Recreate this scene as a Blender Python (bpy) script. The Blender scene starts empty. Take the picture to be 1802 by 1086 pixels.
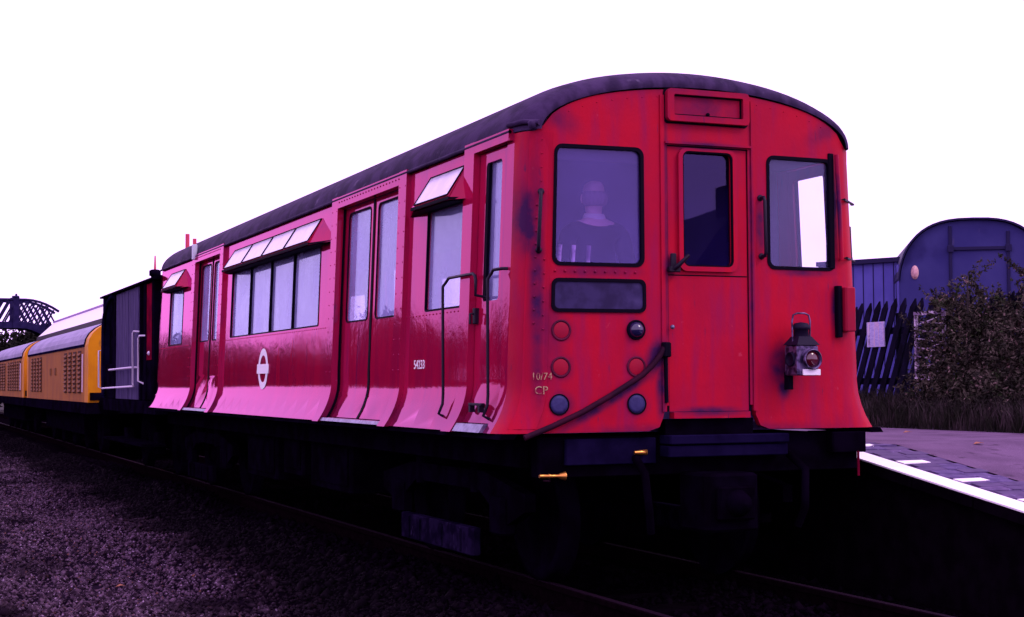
import bpy, math, random
import numpy as np
from mathutils import Vector, Matrix
from mathutils.geometry import delaunay_2d_cdt

random.seed(7); rng = np.random.default_rng(7)
SC = bpy.context.scene
COL = SC.collection
R = math.radians

# ------------------------------------------------------------------ camera
YAW, PITCH, ROLL = R(22.645), R(2.7527), R(0.2967)
cam_data = bpy.data.cameras.new('camera'); cam = bpy.data.objects.new('camera', cam_data); COL.objects.link(cam)
F = Vector((math.sin(YAW)*math.cos(PITCH), math.cos(YAW)*math.cos(PITCH), math.sin(PITCH)))
r0 = Vector((math.cos(YAW), -math.sin(YAW), 0)); u0 = r0.cross(F)
rr_ = r0*math.cos(ROLL)-u0*math.sin(ROLL); uu_ = u0*math.cos(ROLL)+r0*math.sin(ROLL)
M4 = Matrix((rr_, uu_, -F)).transposed().to_4x4(); M4.translation = Vector((-5.144, -8.983, 1.4))
cam.matrix_world = M4
cam_data.sensor_width = 36; cam_data.sensor_fit = 'HORIZONTAL'; cam_data.lens = 36*2700/1802
cam_data.clip_start = .1; cam_data.clip_end = 2000
SC.camera = cam

# ------------------------------------------------------------------ sky, sun, exposure
SUN_DIR = Vector((.55, -.62, .80)).normalized()          # towards the sun
w = bpy.data.worlds.new('World'); SC.world = w; w.use_nodes = True
nt = w.node_tree; nt.nodes.clear()
o_ = nt.nodes.new('ShaderNodeOutputWorld'); bg = nt.nodes.new('ShaderNodeBackground')
sky = nt.nodes.new('ShaderNodeTexSky'); sky.sky_type = 'NISHITA'; sky.sun_disc = False
sky.sun_elevation = math.asin(SUN_DIR.z); sky.sun_rotation = math.atan2(SUN_DIR.x, SUN_DIR.y)
sky.dust_density = 6; sky.air_density = 1
mx = nt.nodes.new('ShaderNodeMix'); mx.data_type = 'RGBA'; mx.inputs[0].default_value = .93
mx.inputs[7].default_value = (17.5, 11.4, 22.5, 1)         # an even, thick overcast with the slide's violet cast
nt.links.new(sky.outputs[0], mx.inputs[6]); nt.links.new(mx.outputs[2], bg.inputs[0])
bg.inputs[1].default_value = .1
nt.links.new(bg.outputs[0], o_.inputs[0])
sd = bpy.data.lights.new('sun', 'SUN'); sun = bpy.data.objects.new('sun', sd); COL.objects.link(sun)
sd.energy = 1.15; sd.angle = R(18); sd.color = (1, .86, .84)
sun.rotation_euler = (-SUN_DIR).to_track_quat('-Z', 'Y').to_euler()
SC.view_settings.view_transform = 'Standard'; SC.view_settings.look = 'None'
SC.view_settings.gamma = 1; SC.view_settings.use_curve_mapping = False; SC.view_settings.exposure = 0
SC.cycles.max_bounces = 6; SC.cycles.transparent_max_bounces = 16
SC.cycles.use_denoising = True

# ------------------------------------------------------------------ materials
def material(name, c1, rough=.6, c2=None, scale=4., stretch=(1,1,1), lo=.35, hi=.65, metal=0., spec=.5,
             tint=None, bump=None, detail=5, wear=None):
    m = bpy.data.materials.new(name); m.use_nodes = True; t = m.node_tree; b = t.nodes['Principled BSDF']
    geo = t.nodes.new('ShaderNodeNewGeometry')
    b.inputs['Roughness'].default_value = rough; b.inputs['Metallic'].default_value = metal
    b.inputs['Specular IOR Level'].default_value = spec
    if tint: b.inputs['Specular Tint'].default_value = (*tint, 1)
    def noise(sc, st=(1,1,1), det=5):
        mp = t.nodes.new('ShaderNodeMapping'); mp.inputs[3].default_value = st
        n = t.nodes.new('ShaderNodeTexNoise'); n.inputs['Scale'].default_value = sc; n.inputs['Detail'].default_value = det
        t.links.new(geo.outputs['Position'], mp.inputs[0]); t.links.new(mp.outputs[0], n.inputs['Vector']); return n
    def ramp(src, lo, hi):
        r = t.nodes.new('ShaderNodeMapRange'); r.interpolation_type = 'SMOOTHSTEP'
        r.inputs[1].default_value = lo; r.inputs[2].default_value = hi; t.links.new(src, r.inputs[0]); return r.outputs[0]
    def mix(fac, a, bcol):
        x = t.nodes.new('ShaderNodeMix'); x.data_type = 'RGBA'; t.links.new(fac, x.inputs[0])
        for v, i in ((a, 6), (bcol, 7)):
            if isinstance(v, tuple): x.inputs[i].default_value = (*v, 1)
            else: t.links.new(v, x.inputs[i])
        return x.outputs[2]
    col = None
    if c2:
        col = mix(ramp(noise(scale, stretch, detail).outputs[0], lo, hi), c1, c2)
    else: b.inputs['Base Color'].default_value = (*c1, 1)
    if wear:       # (colour, scale, stretch, lo, hi)
        for (wc, ws, wst, wl, wh) in wear:
            col = mix(ramp(noise(ws, wst, 6).outputs[0], wl, wh), col if col else c1, wc)
    if col: t.links.new(col, b.inputs['Base Color'])
    if bump:
        prev = None
        for (bs, bd) in bump:
            bp = t.nodes.new('ShaderNodeBump'); bp.inputs['Strength'].default_value = 1; bp.inputs['Distance'].default_value = bd
            t.links.new(noise(bs).outputs[0], bp.inputs['Height'])
            if prev: t.links.new(prev.outputs[0], bp.inputs['Normal'])
            prev = bp
        t.links.new(prev.outputs[0], b.inputs['Normal'])
    m['tools'] = 0
    return m

def schlick(t, geo, k=1., f0=.04, normal=None):
    def mth(op, a, b=None):
        m_ = t.nodes.new('ShaderNodeMath'); m_.operation = op
        for i, v in enumerate((a, b)):
            if v is None: continue
            if isinstance(v, (int, float)): m_.inputs[i].default_value = v
            else: t.links.new(v, m_.inputs[i])
        return m_.outputs[0]
    dt = t.nodes.new('ShaderNodeVectorMath'); dt.operation = 'DOT_PRODUCT'
    t.links.new(geo.outputs['Incoming'], dt.inputs[0]); t.links.new(normal or geo.outputs['Normal'], dt.inputs[1])
    c = mth('SUBTRACT', 1., mth('ABSOLUTE', dt.outputs['Value']))
    v = mth('MULTIPLY', mth('ADD', mth('MULTIPLY', mth('POWER', c, 5.), 1-f0), f0), k)
    return mth('MINIMUM', v, 1.)
def varnish(m, color, rough, k=1., f0=.045):
    # a tinted gloss coat over the paint
    t = m.node_tree; b = t.nodes['Principled BSDF']; out = [n for n in t.nodes if n.type == 'OUTPUT_MATERIAL'][0]
    geo = t.nodes.new('ShaderNodeNewGeometry'); gl = t.nodes.new('ShaderNodeBsdfGlossy'); mxs = t.nodes.new('ShaderNodeMixShader')
    gl.inputs[0].default_value = (*color, 1); gl.inputs['Roughness'].default_value = rough; b.inputs['Specular IOR Level'].default_value = 0
    if b.inputs['Normal'].is_linked: t.links.new(b.inputs['Normal'].links[0].from_socket, gl.inputs['Normal'])
    t.links.new(schlick(t, geo, k, f0), mxs.inputs[0]); t.links.new(b.outputs[0], mxs.inputs[1]); t.links.new(gl.outputs[0], mxs.inputs[2]); t.links.new(mxs.outputs[0], out.inputs[0])
def stains_and_shade(m, marks, color, nscale=9.):
    # soot and oil marks plus painted shade, each at its own place: (x, z, half width, half height, tilt, strength)
    t = m.node_tree; b = t.nodes['Principled BSDF']; geo = t.nodes.new('ShaderNodeNewGeometry'); prev = None
    n = t.nodes.new('ShaderNodeTexNoise'); n.inputs['Scale'].default_value = nscale; n.inputs['Detail'].default_value = 6; t.links.new(geo.outputs['Position'], n.inputs['Vector'])
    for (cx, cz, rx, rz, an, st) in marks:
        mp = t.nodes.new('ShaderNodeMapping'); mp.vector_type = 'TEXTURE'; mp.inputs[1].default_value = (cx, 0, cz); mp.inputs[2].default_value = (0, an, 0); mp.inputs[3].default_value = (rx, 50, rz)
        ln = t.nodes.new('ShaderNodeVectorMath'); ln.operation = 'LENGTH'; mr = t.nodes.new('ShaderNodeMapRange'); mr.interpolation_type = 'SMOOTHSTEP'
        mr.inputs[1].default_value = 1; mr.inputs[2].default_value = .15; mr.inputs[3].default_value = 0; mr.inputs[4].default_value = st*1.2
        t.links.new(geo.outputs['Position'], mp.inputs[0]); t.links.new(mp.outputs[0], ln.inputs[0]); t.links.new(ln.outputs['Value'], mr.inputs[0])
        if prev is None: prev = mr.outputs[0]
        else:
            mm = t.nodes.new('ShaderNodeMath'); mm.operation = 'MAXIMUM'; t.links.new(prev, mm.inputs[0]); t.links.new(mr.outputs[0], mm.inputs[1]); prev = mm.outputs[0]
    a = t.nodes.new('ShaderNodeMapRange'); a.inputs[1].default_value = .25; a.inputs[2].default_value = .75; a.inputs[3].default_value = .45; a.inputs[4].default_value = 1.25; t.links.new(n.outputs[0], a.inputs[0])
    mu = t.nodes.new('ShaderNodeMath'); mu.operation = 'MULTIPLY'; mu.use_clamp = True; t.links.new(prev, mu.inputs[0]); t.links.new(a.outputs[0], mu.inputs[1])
    x = t.nodes.new('ShaderNodeMix'); x.data_type = 'RGBA'; t.links.new(mu.outputs[0], x.inputs[0]); src = b.inputs['Base Color'].links[0].from_socket
    t.links.new(src, x.inputs[6]); x.inputs[7].default_value = (*color, 1); t.links.new(x.outputs[2], b.inputs['Base Color'])
def oil_and_shade(m, x0, x1, color):
    # ash gets blacker towards the rails: oil, with the train's shade painted in
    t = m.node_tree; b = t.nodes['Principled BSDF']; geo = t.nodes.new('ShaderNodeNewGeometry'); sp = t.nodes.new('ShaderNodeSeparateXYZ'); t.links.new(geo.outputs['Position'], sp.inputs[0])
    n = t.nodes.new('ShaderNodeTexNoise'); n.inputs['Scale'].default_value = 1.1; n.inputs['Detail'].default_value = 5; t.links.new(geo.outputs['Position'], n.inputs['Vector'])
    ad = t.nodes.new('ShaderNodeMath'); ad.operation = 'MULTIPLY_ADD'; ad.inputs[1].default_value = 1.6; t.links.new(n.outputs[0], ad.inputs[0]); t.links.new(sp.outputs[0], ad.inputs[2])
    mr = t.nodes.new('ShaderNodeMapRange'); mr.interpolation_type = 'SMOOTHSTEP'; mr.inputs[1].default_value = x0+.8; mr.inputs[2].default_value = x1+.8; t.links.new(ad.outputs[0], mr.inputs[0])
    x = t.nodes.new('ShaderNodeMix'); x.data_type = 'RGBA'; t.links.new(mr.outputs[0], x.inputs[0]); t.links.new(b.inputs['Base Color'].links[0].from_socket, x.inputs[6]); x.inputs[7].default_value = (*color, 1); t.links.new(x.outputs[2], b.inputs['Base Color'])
def glass(name, refl=1.6, film=.12, filmcol=(.42, .42, .62), trans=(.80, .80, .95), rough=.01, gcol=(.8, .9, 1)):
    m = bpy.data.materials.new(name); m.use_nodes = True; t = m.node_tree; t.nodes.clear()
    out = t.nodes.new('ShaderNodeOutputMaterial'); tr = t.nodes.new('ShaderNodeBsdfTransparent'); gl = t.nodes.new('ShaderNodeBsdfGlossy')
    df = t.nodes.new('ShaderNodeBsdfDiffuse'); geo = t.nodes.new('ShaderNodeNewGeometry')
    mu = schlick(t, geo, refl)
    m1 = t.nodes.new('ShaderNodeMixShader'); m2 = t.nodes.new('ShaderNodeMixShader')
    n = t.nodes.new('ShaderNodeTexNoise'); n.inputs['Scale'].default_value = 2.2; n.inputs['Detail'].default_value = 5
    mr = t.nodes.new('ShaderNodeMapRange'); mr.inputs[1].default_value = .3; mr.inputs[2].default_value = .75; mr.inputs[3].default_value = film*.6; mr.inputs[4].default_value = film*1.5
    t.links.new(geo.outputs['Position'], n.inputs['Vector']); t.links.new(n.outputs[0], mr.inputs[0])
    tr.inputs[0].default_value = (*trans, 1); gl.inputs['Roughness'].default_value = rough; gl.inputs[0].default_value = (*gcol, 1)
    df.inputs[0].default_value = (*filmcol, 1)
    t.links.new(mu, m1.inputs[0]); t.links.new(tr.outputs[0], m1.inputs[1]); t.links.new(gl.outputs[0], m1.inputs[2])
    t.links.new(mr.outputs[0], m2.inputs[0]); t.links.new(m1.outputs[0], m2.inputs[1]); t.links.new(df.outputs[0], m2.inputs[2]); t.links.new(m2.outputs[0], out.inputs[0])
    return m

DIRT = (.055, .014, .06)
M = {}
M['side'] = material('red_gloss_paint', (.37, .004, .040), .5, (.28, .004, .042), 2.5, (1, 2.2, .5),
                     bump=[(.9, .005), (3.5, .0009), (14, .0003)], wear=[((.16, .006, .055), 3, (1, 3, .35), .54, .80), (DIRT, 7, (1, 4, .5), .64, .84), ((.36, .05, .12), 11, (1, 5, 1.2), .70, .78)])
varnish(M['side'], (.92, .31, .63), .055, 1.38, .045)
stains_and_shade(M['side'], [(0, 1.06, 60, .34, 0, .95), (0, 3.05, 60, .10, 0, .4)], (.10, .003, .024), 5.)  # low band paints the flare darker, offsetting the sky light it catches
M['front'] = material('red_dull_paint', (.42, .003, .018), .5, (.34, .003, .024), 3, (1, 1, .6), tint=(1, .35, .8), spec=.14,
                      bump=[(3, .006), (40, .0008)], wear=[((.28, .005, .046), 4, (2.4, 1, .35), .42, .76), (DIRT, 10, (3.5, 1, .5), .66, .82), ((.42, .02, .05), 16, (1, 1, 1), .70, .76)])
stains_and_shade(M['front'], [(-1.20, 2.05, .075, 1.3, 0, .72), (-1.24, 2.45, .10, .34, 0, 1.), (-1.12, 1.75, .16, .5, 0, .4), (-.80, 1.97, .44, .17, 0, .8), (-.78, 2.12, .42, .06, 0, .55), (-1.04, 1.734, .12, .12, 0, .7), (-1.04, 1.496, .12, .12, 0, .7), (-.51, 1.50, .12, .12, 0, .6), (-.51, 1.74, .11, .12, 0, .6),
    (-1.04, 1.255, .12, .12, 0, .7), (-.51, 1.25, .12, .12, 0, .7), (-.72, 1.27, .62, .055, -.52, .95), (-.36, 1.56, .12, .20, .5, 1.), (-.33, 1.35, .06, .3, 0, .9), (.60, 1.50, .13, .22, 0, .9), (.62, 1.36, .08, .12, 0, .9), (1.07, 1.9, .07, .24, 0, 1.), (.45, 2.45, .06, .3, 0, .7), (-.25, 2.17, .09, .12, 0, .8),  # marks by lamp, red box and along the hose paint in their shadows
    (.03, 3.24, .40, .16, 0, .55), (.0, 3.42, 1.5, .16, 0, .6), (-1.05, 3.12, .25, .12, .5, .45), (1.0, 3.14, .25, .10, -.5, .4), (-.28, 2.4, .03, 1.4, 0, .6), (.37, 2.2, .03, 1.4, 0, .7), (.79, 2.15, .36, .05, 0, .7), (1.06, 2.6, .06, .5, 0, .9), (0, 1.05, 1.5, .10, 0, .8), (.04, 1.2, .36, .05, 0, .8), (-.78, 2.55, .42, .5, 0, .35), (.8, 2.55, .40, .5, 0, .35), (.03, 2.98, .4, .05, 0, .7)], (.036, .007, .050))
M['hood'] = material('red_hood_paint', (.36, .008, .03), .4, (.28, .008, .04), 4, wear=[(DIRT, 6, (1, 2, 1), .62, .82)])
varnish(M['hood'], (1, .3, .75), .2, 1.0, .04)
M['roof'] = material('grimy_roof', (.018, .009, .034), .8, (.042, .023, .070), 5, (2, .8, 1), spec=.08, bump=[(30, .004)], wear=[((.11, .085, .15), 9, (1, .5, 1), .64, .8)])
M['black'] = material('underframe_black', (.0016, .0007, .0026), 1., (.0030, .0014, .006), 5, spec=0)
M['blue_black'] = material('dusty_blue_black', (.004, .0024, .015), 1., (.007, .0045, .026), 6, spec=0)
M['rubber'] = material('rubber_black', (.003, .0014, .007), .7, spec=.04)
M['rail_black'] = material('handrail_dark', (.008, .003, .014), .5, spec=.2)
M['plate'] = material('dark_marker_plate', (.016, .009, .05), .6, (.030, .020, .085), 9, spec=.15, wear=[((.06, .045, .14), 5, (1, 1, 1), .6, .8)])
M['lens'] = material('dark_lens', (.012, .010, .05), .12, spec=.8)
M['bluelens'] = material('blue_glass_disc', (.026, .022, .095), .5, (.036, .032, .12), 30, spec=.15)
M['white'] = material('white_transfer', (.8, .8, .8), .5)
M['cream'] = material('cream_transfer', (.42, .26, .14), .7, (.25, .03, .04), 45, lo=.42, hi=.56)
M['step'] = material('worn_step_steel', (.20, .20, .30), .35, (.10, .09, .16), 20, metal=.6)
M['interior'] = material('saloon_paint', (.20, .18, .26), .6, (.15, .13, .21), 2)
M['bulk'] = material('cab_bulkhead_paint', (.17, .14, .42), .6, (.13, .10, .34), 2)
M['seat'] = material('moquette', (.06, .03, .08), .9)
M['glass'] = glass('dusty_window_glass', 1.1, .30, (.46, .45, .82), (.92, .92, 1), gcol=(.78, .90, 1))
M['cabglass'] = glass('cab_window_glass', .9, .10, (.20, .16, .58), (.88, .80, 1), gcol=(.62, .56, 1))
M['cleanglass'] = glass('clean_window_glass', .4, .0, (.3, .3, .6), (1, 1, 1))
M['clearglass'] = glass('clear_window_glass', .9, .06, (.3, .28, .6), (.97, .96, 1), gcol=(.6, .6, 1))
M['doorglass'] = glass('front_door_glass', 1.25, .01, (.07, .05, .4), (.30, .22, .5), gcol=(.46, .38, .85))
M['hoodglass'] = material('hood_glass_pale', (.62, .60, .68), .16, (.52, .50, .60), 6, spec=.9)  # pale colour stands in for sky reflected in and seen through the panes
M['brass'] = material('brass', (.65, .30, .06), .3, metal=.9)
M['lampmetal'] = material('lamp_tinplate', (.13, .09, .20), .4, (.02, .013, .045), 22, metal=.6, lo=.42, hi=.58)
M['lampdark'] = material('lamp_sooty', (.008, .004, .018), .6, spec=.1)
M['lampwhite'] = material('lamp_white_paint', (.8, .78, .82), .5)
M['redlens'] = material('dark_red_lens', (.06, .002, .01), .08, spec=.9)
M['skin'] = material('skin', (.80, .56, .58), .6)
M['jacket'] = material('dark_jacket', (.010, .007, .03), .9, spec=.1)
M['shirt'] = material('white_shirt', (.88, .88, .9), .7)
M['hair'] = material('grey_hair', (.34, .26, .34), .9)
M['ballast'] = material('ash_ballast', (.005, .0025, .006), 1., (.014, .008, .017), 1.3, spec=0, bump=[(45, .02), (14, .03)])
oil_and_shade(M['ballast'], -2.7, -1.25, (.0018, .0008, .0022))
oil_and_shade(M['ballast'], -2.9, -1.9, (.0025, .001, .003))
M['stone'] = material('ballast_stone', (.018, .0095, .017), .95, (.098, .060, .092), 24, lo=.42, hi=.64, spec=.04, wear=[((.27, .19, .28), 38, (1, 1, 1), .62, .67), ((.13, .055, .035), 30, (1, 1, 1), .64, .69), ((.008, .004, .008), 1.1, (1, .6, 1), .48, .68)])
oil_and_shade(M['stone'], -2.7, -1.25, (.0035, .0015, .004))
oil_and_shade(M['stone'], -2.9, -1.9, (.003, .0013, .0035))
M['oilstone'] = material('oily_ballast_stone', (.0016, .0007, .002), 1., (.004, .002, .005), 20, spec=0)
M['sleeper'] = material('creosoted_sleeper', (.0022, .001, .0025), 1., (.004, .002, .0045), 8, (1, 6, 1), spec=0)
M['rail'] = material('rusty_rail', (.0022, .0008, .0018), 1., (.004, .0014, .003), 14, spec=0)
M['railtop'] = material('rail_head', (.010, .004, .010), .7, spec=.02)
M['asphalt'] = material('platform_asphalt', (.098, .058, .110), .9, (.135, .082, .150), 2.2, spec=.1, bump=[(160, .004)], wear=[((.055, .032, .062), 5, (1, 1, 1), .58, .74), ((.18, .12, .19), 60, (1, 1, 1), .62, .69), ((.14, .08, .06), 3.1, (1, 1, 1), .70, .76)])
M['brick1'] = material('blue_brick', (.055, .036, .11), .7, (.10, .068, .175), 14, spec=.1, wear=[((.16, .12, .26), 30, (1, 1, 1), .62, .7)])
M['brick2'] = material('blue_brick_worn', (.065, .040, .11), .75, (.11, .07, .165), 14, spec=.1, wear=[((.16, .12, .26), 30, (1, 1, 1), .62, .7)])
M['brick3'] = material('blue_brick_dark', (.048, .028, .09), .7, (.072, .043, .12), 9, spec=.2)
M['joint'] = material('joint_dirt', (.055, .034, .085), .95, spec=.05)
M['linepaint'] = material('white_line_paint', (.93, .93, .90), .7, (.86, .85, .86), 9)
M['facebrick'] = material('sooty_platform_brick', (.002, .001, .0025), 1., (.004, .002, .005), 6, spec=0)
M['soil'] = material('dark_soil', (.018, .012, .020), .95, (.03, .022, .03), 3, spec=.1)
M['grass'] = material('dull_grass', (.016, .016, .012), .9, (.055, .040, .044), 5, spec=.05, lo=.42, hi=.66)
M['field'] = material('far_field', (.02, .018, .015), .95, (.03, .026, .02), .05, spec=.1)
M['leaf1'] = material('dark_leaf', (.018, .018, .014), .85, (.080, .070, .052), 7, spec=.04, lo=.4, hi=.64, wear=[((.24, .17, .15), 10, (1, 1, 1), .58, .68), ((.03, .045, .018), 6, (1, 1, 1), .58, .66)])
M['leaf2'] = material('tree_leaf', (.006, .007, .005), .8, (.014, .014, .010), 3, spec=.08)
M['bark'] = material('bark', (.02, .012, .014), .9, (.035, .02, .025), 20)
M['blueend'] = material('van_blue_end', (.030, .028, .13), .7, (.042, .040, .155), 1.5, spec=.08, wear=[((.018, .015, .085), 1.2, (1, 1, .8), .52, .7), ((.07, .06, .15), 9, (1, 1, .3), .66, .8)])
M['blueside'] = material('van_blue_side', (.075, .068, .30), .6, (.095, .088, .35), 2, spec=.1)
M['bluetrim'] = material('van_blue_trim', (.010, .007, .045), .6, spec=.15)
M['emblem'] = material('pale_emblem', (.62, .38, .36), .6, (.5, .25, .28), 40)
M['fence'] = material('tarred_paling', (.0022, .0014, .007), .9, (.007, .005, .022), 5, (1, 1, .5), spec=.05)
M['palepaint'] = material('weathered_pale_paint', (.62, .54, .66), .6, (.16, .11, .20), 9, lo=.4, hi=.55)
M['notice'] = material('notice_print', (.50, .46, .72), .4, (.34, .31, .62), 9, stretch=(1, 3, 9), wear=[((.6, .42, .52), 6, (1, 6, .6), .55, .66)])
M['plank'] = material('van_plank', (.030, .018, .075), .8, (.060, .040, .13), 6, (3, 3, .35), lo=.4, hi=.62, spec=.12, wear=[((.12, .09, .19), 8, (4, 4, .3), .64, .78)])
M['vandark'] = material('van_black', (.0022, .001, .0035), 1., (.0045, .0022, .010), 3, spec=0)
M['vanred'] = material('van_red', (.20, .002, .022), .9, (.09, .002, .016), 3, spec=0)
M['boxred'] = material('bright_red_paint', (.31, .003, .024), .5, (.26, .003, .028), 6, spec=.12)
M['maroon'] = material('maroon_hose', (.032, .002, .014), .7, (.016, .002, .012), 9, spec=.08)
M['rimred'] = material('dirty_rim_red', (.09, .003, .026), .6, (.05, .003, .02), 12, spec=.1)
M['beam'] = material('old_timber_beam', (.010, .006, .024), 1., (.004, .002, .010), 9, spec=0, lo=.4, hi=.6, wear=[((.028, .02, .055), 14, (1, 3, .6), .64, .72)])
M['whiterail'] = material('white_handrail', (.62, .56, .68), .5)
M['yellow'] = material('loco_yellow', (.62, .235, .004), .5, (.54, .19, .006), 3, spec=.12, wear=[((.2, .08, .02), 7, (1, 1, .5), .64, .8)])
M['yellowshade'] = material('loco_shaded_yellow', (.33, .125, .022), .7, (.26, .095, .026), 2.5, (1, 1, .5), spec=.08, wear=[((.14, .05, .03), 6, (1, 1, .4), .62, .8)])  # same yellow paint as the nose, with the dimmer side light put in
M['louvre'] = material('louvre_brown', (.17, .07, .026), .7, spec=.05)
M['louvredark'] = material('louvre_gap', (.07, .03, .02), .8, spec=.05)
M['locoroof'] = material('loco_grey_roof', (.11, .095, .20), .5, (.20, .175, .31), 2.5, (1, .4, 1), spec=.3, wear=[((.07, .05, .12), 7, (1, .3, 1), .6, .75)])
M['bridge'] = material('bridge_iron', (.010, .007, .038), .8, (.018, .013, .058), 4, spec=.05)
M['canopy'] = material('canopy_white', (.86, .84, .86), .6)
M['canopytrim'] = material('canopy_lilac', (.30, .20, .42), .6)
M['canopydark'] = material('canopy_dark', (.015, .008, .02), .7)
M['polered'] = material('red_pole', (.55, .03, .08), .5)
M['indicator'] = material('indicator_white', (.52, .56, .62), .4)
M['housebrick'] = material('house_brick', (.03, .015, .02), .9, (.045, .022, .03), 3)
M['slate'] = material('house_slate', (.012, .010, .02), .7, (.02, .016, .03), 5)
M['dryleaf'] = material('dry_leaf', (.30, .10, .03), .7, (.2, .08, .04), 20)

# ------------------------------------------------------------------ mesh helpers
class MB:
    def __init__(s): s.v = []; s.f = []; s.sm = []
    def add(s, vs, fs, smooth=False):
        n = len(s.v); s.v.extend([tuple(map(float, p)) for p in vs]); s.f.extend([tuple(i+n for i in f) for f in fs]); s.sm.extend([smooth]*len(fs)); return s
    def box(s, x0, x1, y0, y1, z0, z1, bev=0.):
        if x0 > x1: x0, x1 = x1, x0
        if y0 > y1: y0, y1 = y1, y0
        if z0 > z1: z0, z1 = z1, z0
        b = min(bev, (x1-x0)*.45, (y1-y0)*.45, (z1-z0)*.45)
        if b <= 0:
            vs = [(x, y, z) for z in (z0, z1) for y in (y0, y1) for x in (x0, x1)]
            return s.add(vs, [(0,2,3,1), (4,5,7,6), (0,1,5,4), (2,6,7,3), (0,4,6,2), (1,3,7,5)])
        # chamfered box: stack of four octagonal rings
        def ring(z, i):
            return [(x0+b+i, y0+i, z), (x1-b-i, y0+i, z), (x1-i, y0+b+i, z), (x1-i, y1-b-i, z), (x1-b-i, y1-i, z), (x0+b+i, y1-i, z), (x0+i, y1-b-i, z), (x0+i, y0+b+i, z)]
        q = b*.6
        vs = ring(z0, q)+ring(z0+q, 0)+ring(z1-q, 0)+ring(z1, q)
        fs = [tuple(range(7, -1, -1)), tuple(range(24, 32))]
        for k in range(3):
            for i in range(8): j = (i+1) % 8; fs.append((k*8+i, k*8+j, k*8+8+j, k*8+8+i))
        return s.add(vs, fs)
    def bar(s, a, b, wd, th, up=(0,0,1)):
        a, b = Vector(a), Vector(b); d = (b-a).normalized(); upv = Vector(up)
        e = d.cross(upv)
        if e.length < 1e-4: e = d.cross(Vector((1,0,0)))
        e.normalize(); g = e.cross(d)
        vs = [p+e*i*wd/2+g*j*th/2 for p in (a, b) for i, j in ((-1,-1), (1,-1), (1,1), (-1,1))]
        return s.add(vs, [(3,2,1,0), (4,5,6,7), (0,1,5,4), (1,2,6,5), (2,3,7,6), (3,0,4,7)])
    def tube(s, pts, r, n=8, cap=True):
        pts = [Vector(p) for p in pts]; rs = r if isinstance(r, (list, tuple)) else [r]*len(pts)
        vs = []; fs = []; e = None
        for i, p in enumerate(pts):
            d = (pts[min(i+1, len(pts)-1)]-pts[max(i-1, 0)]).normalized()
            if e is None:
                e = d.cross(Vector((0,0,1)))
                if e.length < 1e-3: e = d.cross(Vector((1,0,0)))
            e = (e-d*e.dot(d)).normalized(); g = d.cross(e)
            vs += [p+(e*math.cos(2*math.pi*k/n)+g*math.sin(2*math.pi*k/n))*rs[i] for k in range(n)]
        for i in range(len(pts)-1):
            for k in range(n): fs.append((i*n+k, i*n+(k+1) % n, (i+1)*n+(k+1) % n, (i+1)*n+k))
        s.add(vs, fs, True)
        if cap:
            s.add(vs[:n], [tuple(range(n-1, -1, -1))]); s.add(vs[-n:], [tuple(range(n))])
        return s
    def lathe(s, o, axis, prof, n=20):
        o = Vector(o); a = Vector(axis).normalized(); e = a.cross(Vector((0,0,1)))
        if e.length < 1e-3: e = a.cross(Vector((1,0,0)))
        e.normalize(); g = a.cross(e); vs = []; fs = []
        for (r, h) in prof: vs += [o+a*h+(e*math.cos(2*math.pi*k/n)+g*math.sin(2*math.pi*k/n))*r for k in range(n)]
        for i in range(len(prof)-1):
            for k in range(n): fs.append((i*n+k, i*n+(k+1) % n, (i+1)*n+(k+1) % n, (i+1)*n+k))
        s.add(vs, fs, True)
        if prof[0][0] > 1e-5: s.add(vs[:n], [tuple(range(n-1, -1, -1))])
        if prof[-1][0] > 1e-5: s.add(vs[-n:], [tuple(range(n))])
        return s
    def prism(s, poly, a0, a1, mp):
        """poly: list of 2D points, extruded from a0 to a1; mp(p,q,a)->xyz"""
        n = len(poly); vs = [mp(p, q, a0) for p, q in poly]+[mp(p, q, a1) for p, q in poly]
        return s.add(vs, [tuple(range(n-1, -1, -1)), tuple(range(n, 2*n))]+[(i, (i+1) % n, n+(i+1) % n, n+i) for i in range(n)])
    def ball(s, c, r, n=8, m=6, sc=(1,1,1)):
        vs = []; fs = []
        for i in range(m+1):
            t = math.pi*i/m
            for k in range(n): vs.append((c[0]+r*sc[0]*math.sin(t)*math.cos(2*math.pi*k/n), c[1]+r*sc[1]*math.sin(t)*math.sin(2*math.pi*k/n), c[2]+r*sc[2]*math.cos(t)))
        for i in range(m):
            for k in range(n): fs.append((i*n+k, (i+1)*n+k, (i+1)*n+(k+1) % n, i*n+(k+1) % n))
        return s.add(vs, fs, True)
    def build(s, name, mat, parent=None, fix=True):
        off = parent_world(parent) if parent else Vector((0,0,0))
        me = bpy.data.meshes.new(name); me.from_pydata([(x-off.x, y-off.y, z-off.z) for x, y, z in s.v], [], s.f); 
        me.polygons.foreach_set('use_smooth', s.sm); me.update()
        if fix:
            import bmesh
            bm = bmesh.new(); bm.from_mesh(me); bmesh.ops.recalc_face_normals(bm, faces=bm.faces); bm.to_mesh(me); bm.free()
        me.materials.append(M[mat] if isinstance(mat, str) else mat)
        return link(name, me, parent)
def parent_world(p):
    v = Vector((0,0,0))
    while p: v += p.location; p = p.parent
    return v
def link(name, me, parent=None):
    o = bpy.data.objects.new(name, me); COL.objects.link(o)
    if parent: o.parent = parent
    return o
def tag(o, label=None, cat=None, group=None, kind=None):
    if label: o['label'] = label
    if cat: o['category'] = cat
    if group: o['group'] = group
    if kind: o['kind'] = kind
    return o
def thing(name, loc, label, cat, group=None):
    o = bpy.data.objects.new(name, None); COL.objects.link(o); o.location = loc; o.empty_display_size = .2
    return tag(o, label, cat, group)
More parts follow.
